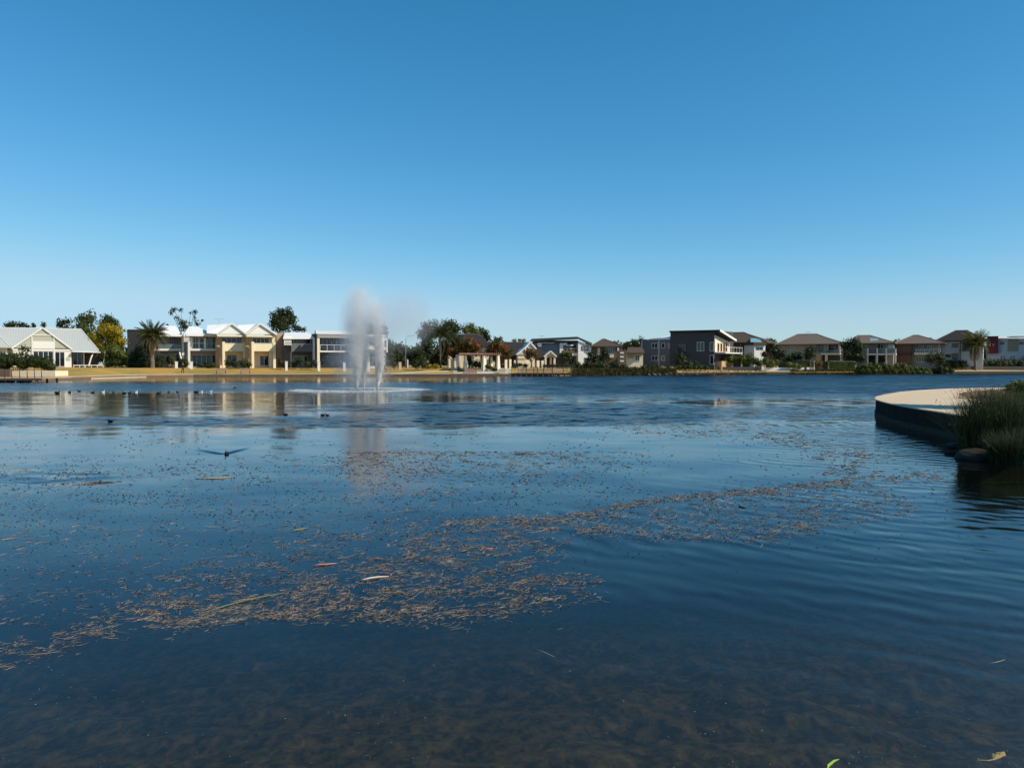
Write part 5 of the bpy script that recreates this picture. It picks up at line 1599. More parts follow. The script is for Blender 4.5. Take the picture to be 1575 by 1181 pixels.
# ================================================================== SMALL THINGS ON THE SHORE
GP = 'white gate posts along the lawn'
for i, (px, y0, D) in enumerate(((271.4, 556.8, 138.6), (294.5, 556.6, 138.6), (440.6, 556.4, 138.6), (490.6, 556.6, 138.6), (529.6, 558, 138.6), (566.9, 557, 138.6))):
    lab = ['white gate post left of the standing walker', 'white gate post right of the standing walker', 'white gate post beside the tan end wall', 'white gate post at the brown side wall',
           'white gate post just left of the fountain spray', 'white gate post seen between the fountain jets'][i]
    col_thing('gate_post', lab, px, y0, 565.8, D, .40, WHITE, 'post', GP, cap=WHITE, rot=15)
um = at(277.5, 566, 143.2)
root = tag(empty('closed_umbrella', (um.x, um.y, ground_z(um.x, um.y))), 'folded white garden umbrella leaning in front of the dark terrace', 'umbrella')
a, b_ = at(276.2, 542, 143.2) - Vector(root.location), at(278.6, 552.5, 143.2) - Vector(root.location)
MB().tube([(.3, 0, 0), b_, a + Vector((0, 0, .1))], .025, 6).build('pole', GREYMETAL, root)
MB().tube([a + Vector((0, 0, .12)), a, a.lerp(b_, .3), a.lerp(b_, .5), b_], [.02, .12, .17, .12, .17], 9).build('canopy', WHITE, root)
def pot(label, px, py, r, m_=TERRACOTTA):
    w = at(px, py, 141.5); z = ground_z(w.x, w.y)
    root = tag(empty('plant_pot', (w.x, w.y, z)), label, 'plant pot', 'terracotta pots by the terrace')
    MB().tube([(0, 0, 0), (0, 0, r * 1.5), (0, 0, r * 1.55), (0, 0, r * 1.8)], [r * .7, r, r * 1.12, r * 1.12], 12).build('pot', m_, root)
    MB().tube([(0, 0, r * 1.70), (0, 0, r * 1.805)], r * 1.0, 12).build('soil', BARK, root)
pot('terracotta pot in front of the dark terrace left of the gate post', 259.5, 561, .36)
pot('smaller terracotta pot next to the first white gate post', 266, 562, .28)

def bench(label, px0, px1, D=131.8):
    c = at((px0 + px1) / 2, 571, D)
    z = ground_z(c.x, c.y)
    w = at(px1, 571, D).x - at(px0, 571, D).x
    root = tag(empty('bench', (c.x, c.y, z), R(14)), label, 'bench', 'timber benches facing the lake')
    for i in range(3): MB().box(-w / 2, w / 2, -.25 + i * .17, -.1 + i * .17, .43, .47).build('seat_slat', PINKTIMBER, root)
    for i in range(3): MB().box(-w / 2, w / 2, .27, .31, .52 + i * .14, .64 + i * .14).build('back_slat', PINKTIMBER, root)
    for x in (-w / 2 + .15, w / 2 - .15):
        MB().box(x - .04, x + .04, -.24, .30, .38, .428).box(x - .04, x + .04, -.22, -.14, -.1, .38).box(x - .04, x + .04, .2, .268, -.1, .38).box(x - .04, x + .04, .315, .36, .38, .94).build('leg', DARKMETAL, root)
bench('left timber bench on the lawn below the yellow terraces', 332, 347.8)
bench('right timber bench on the lawn below the yellow terraces', 369.6, 385)

# street lamp and banner
lb = at(624, 566, 150); z = ground_z(lb.x, 150)
root = tag(empty('street_lamp', (lb.x, 150, z)), 'tall grey street lamp with long arm right of the fountain', 'street lamp')
tp = at(624.2, 521, 150) - Vector(root.location); ta = at(629, 516.8, 150) - Vector(root.location); te = at(634, 516.4, 150) - Vector(root.location)
MB().tube([(0, 0, -.3), (0, 0, 1.2), tp], [.10, .09, .06], 8).build('pole', GREYMETAL, root)
MB().tube([tp, tp.lerp(ta, .5) + Vector((-.1, 0, .2)), ta, te], .045, 6).build('arm', GREYMETAL, root)
MB().box(te.x - .15, te.x + .55, -.12, .12, te.z - .06, te.z + .08).build('lamp_head', OFFWHITE, root)
bb = at(627.3, 566, 143); z = ground_z(bb.x, 143)
root = tag(empty('banner', (bb.x, 143, z)), 'tall white feather banner with dark red edge beside the sandstone pillar', 'banner')
hb = at(627.3, 552.8, 143).z - z
MB().tube([(-.16, .02, -.2), (-.18, .02, hb)], .02, 6).build('pole', GREYMETAL, root)
MB().slab([(-.14, -.02, hb), (.10, -.02, hb - .05), (.10, .0, hb - .05), (-.14, .0, hb)], hb - .25).build('flag', WHITE, root)
MB().slab([(-.36, -.015, hb - .2), (-.15, -.015, hb - .1), (-.15, .005, hb - .1), (-.36, .005, hb - .2)], hb - .6).build('flag_edge', REDPANEL, root)

# low walls and rails on the right shore
RW = 'low walls along the right shore path'
wbox('low_wall', 'dark low wall below the grey house and light shrubs', 1040, 1171, 564.2, 569.8, 160.5, .3, DARKGREY, 'wall', RW)
wbox('low_wall', 'white low wall right of the dark one', 1171.5, 1237, 565.2, 569.8, 162.5, .3, WHITE, 'wall', RW)
wbox('low_wall', 'short white gate post at the end of the white low wall', 1241, 1245.2, 564.8, 569.5, 163.5, .5, WHITE, 'post', RW)
wbox('low_wall', 'grey low wall in front of the clipped hedge', 1246, 1316, 565, 568.6, 164.5, .3, MIDGREY, 'wall', RW)
wbox('low_wall', 'dark low wall below the tall pale house', 1470, 1660, 563.5, 570.5, 176, .3, DARKGREY, 'wall', RW)
a = at(1252.5, 555, 164); z = ground_z(a.x, 164)
root = tag(empty('marker_post', (a.x, 164, z)), 'thin white post in front of the orange wall', 'post')
MB().box(-.07, .07, -.07, .07, -.2, at(1252.5, 555.5, 164).z - z).build('shaft', WHITE, root)
MB().box(-.1, .1, -.1, .1, at(1252.5, 555.5, 164).z - z, at(1252.5, 555.2, 164).z - z + .03).build('cap', WHITE, root)
a, b_ = at(1274, 556, 163.0), at(1317, 557, 163.0); z = ground_z(b_.x, 163)
root = tag(empty('hoop_rail', (b_.x, 163, z)), 'pale hooped handrail bending down at the right end of the hedge', 'handrail')
q = a - Vector(root.location); e = b_ - Vector(root.location)
MB().tube([(q.x, -.2, -.1), (q.x, -.2, q.z), (q.x + .3, -.2, q.z + .08), (-.6, -.2, e.z + .1), (-.15, -.2, e.z - .05), (0, -.2, e.z - .4), (0, -.2, -.2)], .035, 7).build('rail', MIDGREY, root)

# ================================================================== PEOPLE
SKIN = mat('skin', (.45, .28, .20), .6, .05)
BLACKCLOTH = mat('black clothing', (.012, .012, .014), .9, .2)
GREYCLOTH = mat('dark grey clothing', (.06, .06, .07), .9, .2)
PALECLOTH = mat('pale clothing', (.5, .48, .46), .9, .1)
HAIR = mat('dark hair', (.02, .015, .012), .7, .2)
def person(label, loc, rz, joints, edges, radii, split):
    """one continuous skinned body; clothing is assigned by height on the finished surface"""
    me = bpy.data.meshes.new('body')
    me.from_pydata(joints, edges, [])
    o = bpy.data.objects.new('person', me)
    COL.objects.link(o)
    sk = o.modifiers.new('skin', 'SKIN')
    for i, r in enumerate(radii):
        me.skin_vertices[0].data[i].radius = (r, r) if isinstance(r, (int, float)) else r
    me.skin_vertices[0].data[0].use_root = True
    ss = o.modifiers.new('smooth', 'SUBSURF'); ss.levels = 2; ss.render_levels = 2
    dg = bpy.context.evaluated_depsgraph_get()
    ev = o.evaluated_get(dg)
    nm_ = bpy.data.meshes.new_from_object(ev)
    o.modifiers.clear()
    o.data = nm_
    nm_.name = 'person'
    nm_.materials.clear()
    for m_ in (SKIN, split['legs'], split['top'], HAIR): nm_.materials.append(m_)
    for p_ in nm_.polygons:
        c = p_.center
        p_.use_smooth = True
        p_.material_index = split['f'](c)
    o.location = loc; o.rotation_euler = (0, 0, rz)
    return tag(o, label, 'person')
J = [(0, 0, .95), (0, 0, 1.15), (0, 0, 1.38), (0, -.01, 1.50), (0, -.03, 1.60), (0, -.02, 1.70),
     (.09, 0, .90), (.12, -.06, .50), (.12, .02, .09), (.12, -.14, .04), (-.09, 0, .90), (-.10, .10, .50), (-.10, .24, .10), (-.10, .12, .04),
     (.18, 0, 1.40), (.24, .04, 1.14), (.25, -.06, .90), (.25, -.09, .82), (-.18, 0, 1.40), (-.24, -.04, 1.14), (-.24, -.20, .93), (-.24, -.26, .88)]
E = [(0, 1), (1, 2), (2, 3), (3, 4), (4, 5), (0, 6), (6, 7), (7, 8), (8, 9), (0, 10), (10, 11), (11, 12), (12, 13), (2, 14), (14, 15), (15, 16), (16, 17), (2, 18), (18, 19), (19, 20), (20, 21)]
RAD = [(.15, .11), (.14, .10), (.16, .11), .055, .095, .08, .09, .065, .042, .035, .09, .065, .042, .035, .065, .048, .035, .03, .065, .048, .035, .03]
def walker_f(c):
    if c.z > 1.64: return 3
    if c.z > 1.46: return 3 if c.y > .03 else 0
    if c.z < .10: return 1
    if abs(c.x) > .2 and c.z < .95: return 0
    return 2 if c.z > .92 else 1
w = at(281.3, 575.2, 130.8)
person('person in black walking on the path between the two white gate posts', (w.x, w.y, ground_z(w.x, w.y)), R(60), J, E, RAD, dict(legs=BLACKCLOTH, top=BLACKCLOTH, f=walker_f))
# cyclist right of the fountain
w = at(592.5, 574.3, 133.6); zb = ground_z(w.x, w.y) + .02
bike = tag(empty('bicycle', (w.x, w.y, zb), R(8)), 'bicycle ridden along the path right of the fountain', 'bicycle')
def ring(c, r, t, n=20, axis='y'):
    pts = [Vector((c[0] + r * math.cos(2 * math.pi * i / n), c[1], c[2] + r * math.sin(2 * math.pi * i / n))) for i in range(n + 1)]
    return MB().tube(pts, t, 5, cap=False)
for x in (-.52, .52):
    wl = ring((x, 0, .34), .33, .022).build('wheel', DARKMETAL, bike)
    mb = MB()
    for k in range(8):
        a = math.pi * k / 8
        mb.bar((x - .31 * math.cos(a), 0, .34 - .31 * math.sin(a)), (x + .31 * math.cos(a), 0, .34 + .31 * math.sin(a)), .006)
    mb.build('spokes', GREYMETAL, wl)
mb = MB()
for a, b_ in (((-.52, 0, .34), (-.05, 0, .30)), ((-.52, 0, .34), (-.18, 0, .82)), ((-.05, 0, .30), (-.18, 0, .82)), ((-.18, 0, .80), (.36, 0, .80)), ((-.05, 0, .30), (.38, 0, .72)), ((.34, 0, .92), (.52, 0, .34))):
    mb.tube([a, b_], .02, 6)
mb.build('frame', REDPANEL, bike)
MB().tube([(.34, -.28, 1.0), (.36, 0, .93), (.34, .28, 1.0)], .016, 6).build('handlebar', DARKMETAL, bike)
MB().blob((-.2, 0, .87), (.14, .07, .04), 10, 5).build('saddle', DARKMETAL, bike)
J2 = [(-.18, 0, .98), (-.08, 0, 1.18), (.02, 0, 1.38), (.06, 0, 1.47), (.10, 0, 1.56), (.09, 0, 1.66),
      (-.16, .09, .95), (.20, .10, .78), (.02, .10, .34), (.14, .10, .29), (-.16, -.09, .95), (.16, -.10, .62), (-.10, -.10, .22), (.03, -.10, .17),
      (.03, .18, 1.38), (.16, .22, 1.16), (.32, .24, 1.02), (.37, .24, 1.02), (.03, -.18, 1.38), (.16, -.22, 1.16), (.32, -.24, 1.02), (.37, -.24, 1.02)]
def rider_f(c):
    if c.z > 1.62: return 3
    if c.z > 1.45: return 0
    if c.x > .2 and c.z > .95: return 0
    return 2 if c.z > .98 else 1
person('person in dark top riding a bicycle right of the fountain', (w.x, w.y, zb), R(8), J2, E, RAD, dict(legs=GREYCLOTH, top=GREYCLOTH, f=rider_f))

# ================================================================== WATERBIRDS
def bird(label, px, py, m_, head_m, bill_m, L=.42, rz=0.0, group=None, neck=.22, name='waterbird'):
    w = atz(px, py, 0)
    root = tag(empty(name, w, rz), label, 'waterbird', group)
    mb = MB()
    L = L * .44; neck = neck * .48
    st = [(-.55, .10, .02), (-.42, .085, .07), (-.2, .07, .15), (.08, .06, .17), (.3, .07, .13), (.42, .09, .05)]
    mb.tube([(x * L, 0, z * L * 2.0) for x, z, r in st], [max(.02, r) * L * 1.35 for x, z, r in st], 10)
    mb.build('body', m_, root, True)
    MB().tube([(.34 * L, 0, .18 * L), (.44 * L, 0, .25 * L + neck * .45), (.42 * L, 0, .25 * L + neck * .8), (.46 * L, 0, .25 * L + neck), (.55 * L, 0, .25 * L + neck)],
              [.09 * L, .065 * L, .06 * L, .10 * L, .045 * L], 9).build('head', head_m, root, True)
    MB().tube([(.54 * L, 0, .25 * L + neck), (.72 * L, 0, .24 * L + neck - .01)], [.04 * L, .012 * L], 6).build('bill', bill_m, root)
    for s_ in (-1, 1):
        MB().blob((-.1 * L, s_ * .17 * L, .19 * L), (.36 * L, .05 * L, .11 * L), 10, 6).build('wing', m_, root, True)
    return root
BLACKF = mat('black feathers', (.012, .012, .014), .6, .2)
WHITEF = mat('white feathers', (.75, .74, .72), .7, .05)
BROWNF = mat('brown feathers', (.07, .05, .035), .7, .3)
BILL = mat('pale bill', (.65, .60, .55), .5, .1)
REDBILL = mat('red bill', (.40, .04, .03), .5, .1)
BIRDG = 'waterbirds in a row far out on the lake'
rowb = [(88, 605.2, 0, .95, 'dark'), (107, 604, 90, .7, 'dark'), (122, 602.5, 180, .6, 'dark'), (142.5, 604.5, 80, .75, 'dark'), (159, 604, 90, .6, 'white'), (174.5, 604, 0, .5, 'brown'),
        (191, 605.5, 180, .7, 'dark'), (199, 605.2, 0, .6, 'dark'), (210, 604, 90, .55, 'white'), (244, 605.5, 20, .7, 'dark'), (259.5, 603.5, 90, .55, 'dark'), (273, 603.5, 180, .5, 'red'),
        (302, 604, 0, .9, 'dark'), (310.5, 603.5, 90, .5, 'white'), (324, 603.3, 0, .6, 'white'), (361, 597, 0, .55, 'dark')]
ordn = ['first', 'second', 'third', 'fourth', 'fifth', 'sixth', 'seventh', 'eighth', 'ninth', 'tenth', 'eleventh', 'twelfth', 'thirteenth', 'fourteenth', 'fifteenth', 'sixteenth']
for i, (px, py, rz, L, k) in enumerate(rowb):
    c_ = dict(dark=(BLACKF, BLACKF, BILL), white=(WHITEF, WHITEF, DARKMETAL), brown=(BROWNF, BROWNF, BILL), red=(BLACKF, BLACKF, REDBILL))[k]
    bird(('small white waterbird, ' if k == 'white' else 'small brown waterbird, ' if k == 'brown' else 'small black waterbird with red bill, ' if k == 'red' else 'small dark waterbird, ') + ordn[i] + ' from the left in the far row',
         px, py, *c_, L=L, rz=R(rz - 8), group=BIRDG, neck=.24)
bird('dark waterbird alone on the ripple below the golden tree reflection', 170, 649, BLACKF, BLACKF, BILL, .5, R(170), neck=.1)
bird('dark duck on the dark ripples left of the middle of the lake', 439.5, 638.5, BLACKF, BLACKF, BILL, .45, R(175), neck=.12)
bird('dark duck on the ripples below the fountain, left of a second one', 496.5, 639, BLACKF, BLACKF, BILL, .45, R(0), neck=.12)
bird('small dark duck on the ripples below the fountain, right of the first', 503.5, 639.2, BLACKF, BLACKF, BILL, .36, R(180), neck=.12)
bird('black coot with white bill swimming towards the viewer with a wake behind', 348.6, 698.5, BLACKF, BLACKF, WHITEF, .40, R(-92), neck=.10)
bird('tiny dark bird on the far right water near the grey house', 1106, 615, BLACKF, BLACKF, BILL, .35, R(90), neck=.12)

# ================================================================== PROMONTORY AT THE RIGHT
ZP = .66
front = [(1346.7, 612.6), (1348, 614.6), (1357, 617.3), (1368.6, 620.2), (1393, 625), (1417, 629), (1441.4, 632.5), (1465, 636.5), (1484, 640)]
back = [(1346.9, 611.2), (1350, 609.5), (1360.5, 606.8), (1384.8, 602.6), (1417, 599.9), (1457.6, 597.8), (1498, 596.8), (1546.7, 596), (1620, 595.4), (1720, 595.0)]
rim_f = [atz(x, y, ZP) for x, y in front]
rim_b = [atz(x, y, ZP) for x, y in back]
rim_f.append(Vector((11.6, 18.7, ZP)))
PAVE, nt, p = new_mat('pale fine paving')
tc = nd(nt, 'ShaderNodeTexCoord')
n1 = nd(nt, 'ShaderNodeTexNoise'); n1.inputs['Scale'].default_value = .9; n1.inputs['Detail'].default_value = 8; n1.inputs['Roughness'].default_value = .7
n2 = nd(nt, 'ShaderNodeTexNoise'); n2.inputs['Scale'].default_value = 40; n2.inputs['Detail'].default_value = 3
for n in (n1, n2): nt.links.new(tc.outputs['Object'], n.inputs['Vector'])
c = mix_rgb(nt, n1.outputs['Fac'], (.56, .42, .27), (.70, .54, .36))
c = mix_rgb(nt, math_node(nt, 'MULTIPLY_ADD', n2.outputs['Fac'], 1.5, -.55, clamp=True), c, (.58, .44, .29))
nt.links.new(c, p.inputs['Base Color']); p.inputs['Roughness'].default_value = .95
land = [Vector((v.x, v.y, ZP)) for v in rim_f[::-1]] + [Vector((v.x, v.y, ZP)) for v in rim_b] + [Vector((60, 60, ZP)), Vector((60, 18.7, ZP))]
land = [Vector((11.6, 18.7, ZP))] + [v for v in land[1:]]
bm = bmesh.new()
vs = [bm.verts.new(v) for v in land]
fc = bm.faces.new(vs)
bmesh.ops.recalc_face_normals(bm, faces=[fc])
if fc.normal.z < 0: fc.normal_flip()
bmesh.ops.triangulate(bm, faces=bm.faces[:])
me = bpy.data.meshes.new('promontory'); bm.to_mesh(me); bm.free(); me.materials.append(PAVE)
tag(link(bpy.data.objects.new('promontory', me)), kind='structure')
# curved sheet-pile wall with a coping, built panel by panel
PWALL = mat('dark wet concrete wall', (.024, .022, .019), .9, .5, 1.6, bump=.5, spec=.08)
PWALL2 = mat('algae stained foot of the wall', (.050, .050, .040), .9, .3, 3, bump=.4, spec=.08)
path_ = rim_f[::-1] + rim_b
# resample the rim evenly
acc = [0.0]
for a, b_ in zip(path_, path_[1:]): acc.append(acc[-1] + (b_ - a).length)
def on_rim(s_):
    for i in range(len(path_) - 1):
        if s_ <= acc[i + 1]:
            return path_[i].lerp(path_[i + 1], (s_ - acc[i]) / max(1e-6, acc[i + 1] - acc[i]))
    return path_[-1].copy()
tip = rim_f[0]
root = tag(empty('curved_wall', (tip.x, tip.y, 0)), 'dark curved lakeside wall holding up the pale paved point', 'wall')
step = 1.15
N_ = int(acc[-1] / step)
for i in range(N_):
    s0, s1 = i * step, (i + 1) * step
    fine = [on_rim(s0 + .008 + (step - .016) * k / 3) for k in range(4)]
    def ext(off, z0, z1, name, m_, th=.2):
        mb = MB(); vs = []
        for k, q in enumerate(fine):
            d = (fine[min(3, k + 1)] - fine[max(0, k - 1)]).normalized()
            n_ = Vector((-d.y, d.x, 0))                 # outwards (to the water) is on the left of the walk
            o_ = q + n_ * off - Vector((tip.x, tip.y, 0)); i_ = q + n_ * (off - th) - Vector((tip.x, tip.y, 0))
            vs += [(o_.x, o_.y, z0), (o_.x, o_.y, z1), (i_.x, i_.y, z1), (i_.x, i_.y, z0)]
        fs = [(0, 1, 2, 3), (15, 14, 13, 12)]
        for k in range(3):
            a = k * 4
            for e in range(4):
                fs.append((a + e, a + 4 + e, a + 4 + (e + 1) % 4, a + (e + 1) % 4))
        mb.add(vs, fs).build(name, m_, root)
    ext(0, .17, ZP - .034, 'wall_panel', PWALL)
    ext(.035, -1.5, .165, 'wall_footing', PWALL2, .25)
    ext(.02, ZP - .03, ZP + .006, 'coping_stone', PAVE, .36)
MB().box(11.63 - tip.x, 60 - tip.x, 18.72 - tip.y, 18.92 - tip.y, -1.2, ZP - .006).build('end_panel', PWALL, root)
# mulch bed on the point
bedp = [(1474.5, 605.3), (1482, 608.2), (1490, 611), (1503, 614), (1520, 618), (1560, 626), (1640, 626), (1640, 600), (1546, 598.6), (1520, 599.4), (1500, 601.2), (1484, 603.4)]
bv = [atz(x, y, ZP + .02) for x, y in bedp]
MULCH = mat('dry brown mulch', (.20, .13, .075), .95, .35, 6, bump=.8)
mb = MB().add([v for v in bv] + [v - Vector((0, 0, .3)) for v in bv], [tuple(range(len(bv)))] + [(i, (i + 1) % len(bv), len(bv) + (i + 1) % len(bv), len(bv) + i) for i in range(len(bv))])
tag(mb.build('garden_bed', MULCH), kind='structure')

# natural bank in front of the wall end
bankm = mat('dark muddy bank', (.05, .04, .028), .95, .4, 3, bump=.8)
vs, fs = [], []
NX, NY = 60, 26
for j in range(NY):
    for i in range(NX):
        x = 10.2 + (i * .3 if i < 40 else 11.7 + (i - 39) * 2.2)
        y = 12.4 + j * .30
        # distance inside the bank edge
        edge = min((x - 10.55 - .12 * math.sin(y * 2.1) - .8 * max(0, y - 17.6)) * .9, 1.18 * (y - 15.1 - .25 * math.sin(x * 1.3) + .10 * (x - 11)) * .9)
        z = -.5 + .62 * max(-1, min(2.2, edge)) + .06 * mnoise.noise(Vector((x * 2, y * 2, 0)))
        z = min(z, .62)
        vs.append((x, y, z))
for j in range(NY - 1):
    for i in range(NX - 1):
        a = j * NX + i
        fs.append((a, a + 1, a + NX + 1, a + NX))
o = MB().add(vs, fs).build('muddy_bank', bankm, None, True); tag(o, kind='structure')
RR = mat('dark lakeside boulder', (.032, .027, .022), .85, .35, 3, bump=.7)
def big_rock(label, px, py, rx, rz_, ry, D, seed):
    rnd = random.Random(seed)
    w = at(px, py, D); k = D / FPX
    bm = bmesh.new()
    bmesh.ops.create_icosphere(bm, subdivisions=3, radius=1)
    for v in bm.verts:
        n_ = mnoise.noise(v.co * 1.3 + Vector((seed, 0, 0))) * .22 + mnoise.noise(v.co * 3.2 + Vector((0, seed, 0))) * .10
        v.co *= 1 + n_
        v.co = Vector((v.co.x * rx * k, v.co.y * ry, v.co.z * rz_ * k))
    me = bpy.data.meshes.new('boulder'); bm.to_mesh(me); bm.free(); me.materials.append(RR)
    me.polygons.foreach_set('use_smooth', [True] * len(me.polygons))
    o = link(bpy.data.objects.new('boulder', me)); o.location = w
    return tag(o, label, 'boulder', 'boulders at the foot of the reeds')
big_rock('long low boulder at the water below the reeds, largest of the bank', 1502, 703, 33, 13, .38, 17.0, 4)
big_rock('dark boulder right of the long low one in the reed shade', 1556, 704, 27, 12, .35, 16.8, 9)
big_rock('small flat stone at the foot of the curved wall', 1467, 686, 13, 5, .22, 18.4, 14)

# reeds and tall grasses
def blades(name, label, cat, spots, n, h0, h1, w, lean, m_, seed, group=None, heads=None, zfun=None):
    """clump of bent blades; each blade is a thin folded strip"""
    g = np.random.default_rng(seed)
    c0 = Vector((sum(s_[0] for s_ in spots) / len(spots), sum(s_[1] for s_ in spots) / len(spots), 0))
    z0 = spots[0][3] if len(spots[0]) > 3 else .1
    V, Q = [], []
    HV, HF = [], []
    wt = np.array([s_[2] ** 2 for s_ in spots]); wt = wt / wt.sum()
    for i in range(n):
        s_ = spots[g.choice(len(spots), p=wt)]
        r_ = s_[2] * math.sqrt(g.random()); a = g.uniform(0, 6.283)
        bx, by, bz = s_[0] + r_ * math.cos(a) - c0.x, s_[1] + r_ * math.sin(a) * .7 - c0.y, s_[3]
        hgt = g.uniform(h0, h1) * (1 - .25 * (r_ / s_[2]) ** 2)
        la = a + g.normal(0, .9); ll = lean * hgt * abs(g.normal(.5, .5)) * (.4 + r_ / s_[2])
        lx, ly = math.cos(la) * ll, math.sin(la) * ll
        ta = g.uniform(0, 6.283); dx, dy = math.cos(ta) * w / 2, math.sin(ta) * w / 2
        b0 = len(V)
        for t in (0, .35, .7, 1):
            k = t * t
            ww = (1 - t * .85)
            x, y, z = bx + lx * k, by + ly * k, bz - .1 + (hgt + .1) * (t - .12 * ll * k)
            V += [(x - dx * ww, y - dy * ww, z), (x + dx * ww, y + dy * ww, z)]
        Q += [(b0, b0 + 1, b0 + 3, b0 + 2), (b0 + 2, b0 + 3, b0 + 5, b0 + 4), (b0 + 4, b0 + 5, b0 + 7, b0 + 6)]
        if heads and g.random() < heads:
            HV.append(((V[-1][0] + V[-2][0]) / 2, (V[-1][1] + V[-2][1]) / 2, V[-1][2]))
    root = tag(empty(name, (c0.x, c0.y, 0)), label, cat, group)
    me = np_mesh('blades', np.array(V), np.array(Q), m_)
    tag(link(bpy.data.objects.new('blades', me), root), kind='stuff')
    if HV:
        mb = MB(); rnd = random.Random(seed)
        for q in HV:
            for k in range(3):
                mb.blob((q[0] + rnd.uniform(-.02, .02), q[1] + rnd.uniform(-.02, .02), q[2] + rnd.uniform(-.05, .03)), (.008, .008, .015), 5, 4)
        tag(mb.build('seed_heads', L_DRY, root), kind='stuff')
    return root
def bp(px, py, D):
    w = at(px, py, D); return w.x, w.y
RGp = 'reeds and grasses at the end of the curved wall'
blades('reed_clump', 'dense dark green reed clump standing at the end of the curved wall', 'reeds', [(*bp(1505, 690, 17.4), .38, .15), (*bp(1528, 690, 17.6), .42, .2), (*bp(1550, 690, 17.2), .40, .2)], 2600, .95, 1.42, .017, .35, L_REED, 31, RGp, heads=.05)
blades('reed_clump', 'thin arching reeds leaning over the wall at the left of the dark clump', 'reeds', [(*bp(1493, 692, 17.3), .26, .12)], 300, .8, 1.25, .011, .75, L_REED, 32, RGp, heads=.06)
blades('grass_clump', 'light green feathery grass right of the dark reeds', 'grass clump', [(*bp(1560, 670, 17.9), .45, .3), (*bp(1582, 660, 18.1), .5, .3)], 2400, .8, 1.25, .012, .5, L_FEATHER, 33, RGp)
blades('reed_clump', 'low dark reeds at the waterline at the right edge', 'reeds', [(*bp(1552, 700, 16.4), .4, .05), (*bp(1580, 700, 16.2), .5, .05)], 1500, .4, .75, .016, .5, L_REED, 34, RGp)
blades('grass_clump', 'dry brown seed stalks on the mulch bed behind the reeds', 'grass clump', [(*bp(1500, 606, 31), .9, ZP), (*bp(1530, 606, 31.5), 1.1, ZP), (*bp(1552, 606, 30.5), 1.0, ZP), (*bp(1515, 612, 26.5), .6, ZP)], 800, .2, .55, .014, .55, L_DRY, 35, RGp, heads=.3)
shrub('shrub', 'rounded sunlit green bush behind the reeds at the right edge', [(1556, 598, 9), (1568, 594, 10), (1580, 596, 12), (1563, 606, 9), (1578, 608, 12)], 28.0, L_LIGHT, leaf=.06, cover=1.5, core=.75)

# trees just outside the picture on the right bank: they throw the shade that lies over the reeds and the paving
def near_tree(label, x, y, hgt, r, seed):
    g = np.random.default_rng(seed); rnd = random.Random(seed)
    root = tag(empty('tree', (x, y, .5)), label, 'tree', 'trees on the near right bank')
    bl = []
    for i in range(7):
        a = i * 2.4; rr = r * (.25 + .35 * rnd.random())
        bl.append((Vector((math.cos(a) * rr, math.sin(a) * rr, hgt + rnd.uniform(-.5, .5) * r)), Vector((1, 1, .85)) * r * rnd.uniform(.45, .6)))
    V, Q = leaf_cloud(bl, .16, 1.3, g)
    link(bpy.data.objects.new('crown', add_cores('crown', V, Q, bl, .6, L_MID, rnd)), root)
    mb = MB().tube([(0, 0, -.3), (.05, 0, hgt * .3), (0, .05, hgt * .6)], [.2, .15, .12], 8)
    for c, r_ in bl: mb.tube([(0, .05, hgt * .58), c * .6 + Vector((0, 0, hgt * .4)), c], [.08, .05, .02], 5)
    mb.build('trunk', BARK, root)
near_tree('leafy tree further right shading the pale paving', 20.4, 22.4, 6.2, 1.7, 62)

# ================================================================== FLOATING THINGS
LIT, nt, p = new_mat('floating reed litter')
geo = nd(nt, 'ShaderNodeNewGeometry')
cr = nd(nt, 'ShaderNodeValToRGB'); cr.color_ramp.interpolation = 'CONSTANT'
stops = [(0, (.43, .34, .26)), (.22, (.29, .22, .16)), (.38, (.55, .46, .38)), (.50, (.17, .115, .075)), (.62, (.42, .29, .25)), (.73, (.27, .26, .14)), (.82, (.05, .038, .028)), (.92, (.64, .56, .48))]
el = cr.color_ramp.elements
while len(el) < len(stops): el.new(1)
for e, (q, c_) in zip(el, stops): e.position = q; e.color = (*c_, 1)
nt.links.new(geo.outputs['Random Per Island'], cr.inputs[0]); nt.links.new(cr.outputs[0], p.inputs['Base Color']); p.inputs['Roughness'].default_value = .7
SPECK = mat('dark waterlogged leaf bits', (.035, .028, .02), .8, .4)
def inside(x, y, poly):
    c_ = False
    for (x0, y0), (x1_, y1_) in zip(poly, poly[1:] + poly[:1]):
        if (y0 > y) != (y1_ > y) and x < (x1_ - x0) * (y - y0) / (y1_ - y0) + x0: c_ = not c_
    return c_
def edge_dist(x, y, pts):
    best = 1e9
    for (x0, y0), (x1_, y1_) in zip(pts, pts[1:]):
        dx, dy = x1_ - x0, y1_ - y0
        t = max(0, min(1, ((x - x0) * dx + (y - y0) * dy) / (dx * dx + dy * dy)))
        best = min(best, math.hypot(x - x0 - t * dx, (y - y0 - t * dy) * 2.5))
    return best
MAT_A = [(270, 962), (400, 915), (520, 880), (600, 840), (690, 806), (760, 797), (860, 797), (930, 783), (1000, 768), (1120, 758), (1232, 744), (1330, 741), (1395, 765), (1420, 795), (1290, 808), (1150, 832), (1030, 820), (905, 818),
         (845, 850), (790, 885), (905, 880), (940, 892), (880, 918), (780, 935), (690, 952), (560, 944), (430, 952), (330, 960)]
MAT_D = [(130, 965), (230, 890), (420, 825), (600, 798), (850, 800), (880, 840), (850, 905), (560, 950), (300, 965)]
LINE_A = [(690, 806), (760, 799), (860, 799), (930, 785), (1000, 770), (1120, 759), (1232, 746), (1300, 741)]
LOW_A = [(280, 960), (420, 938), (540, 944), (690, 950), (770, 938), (890, 912)]
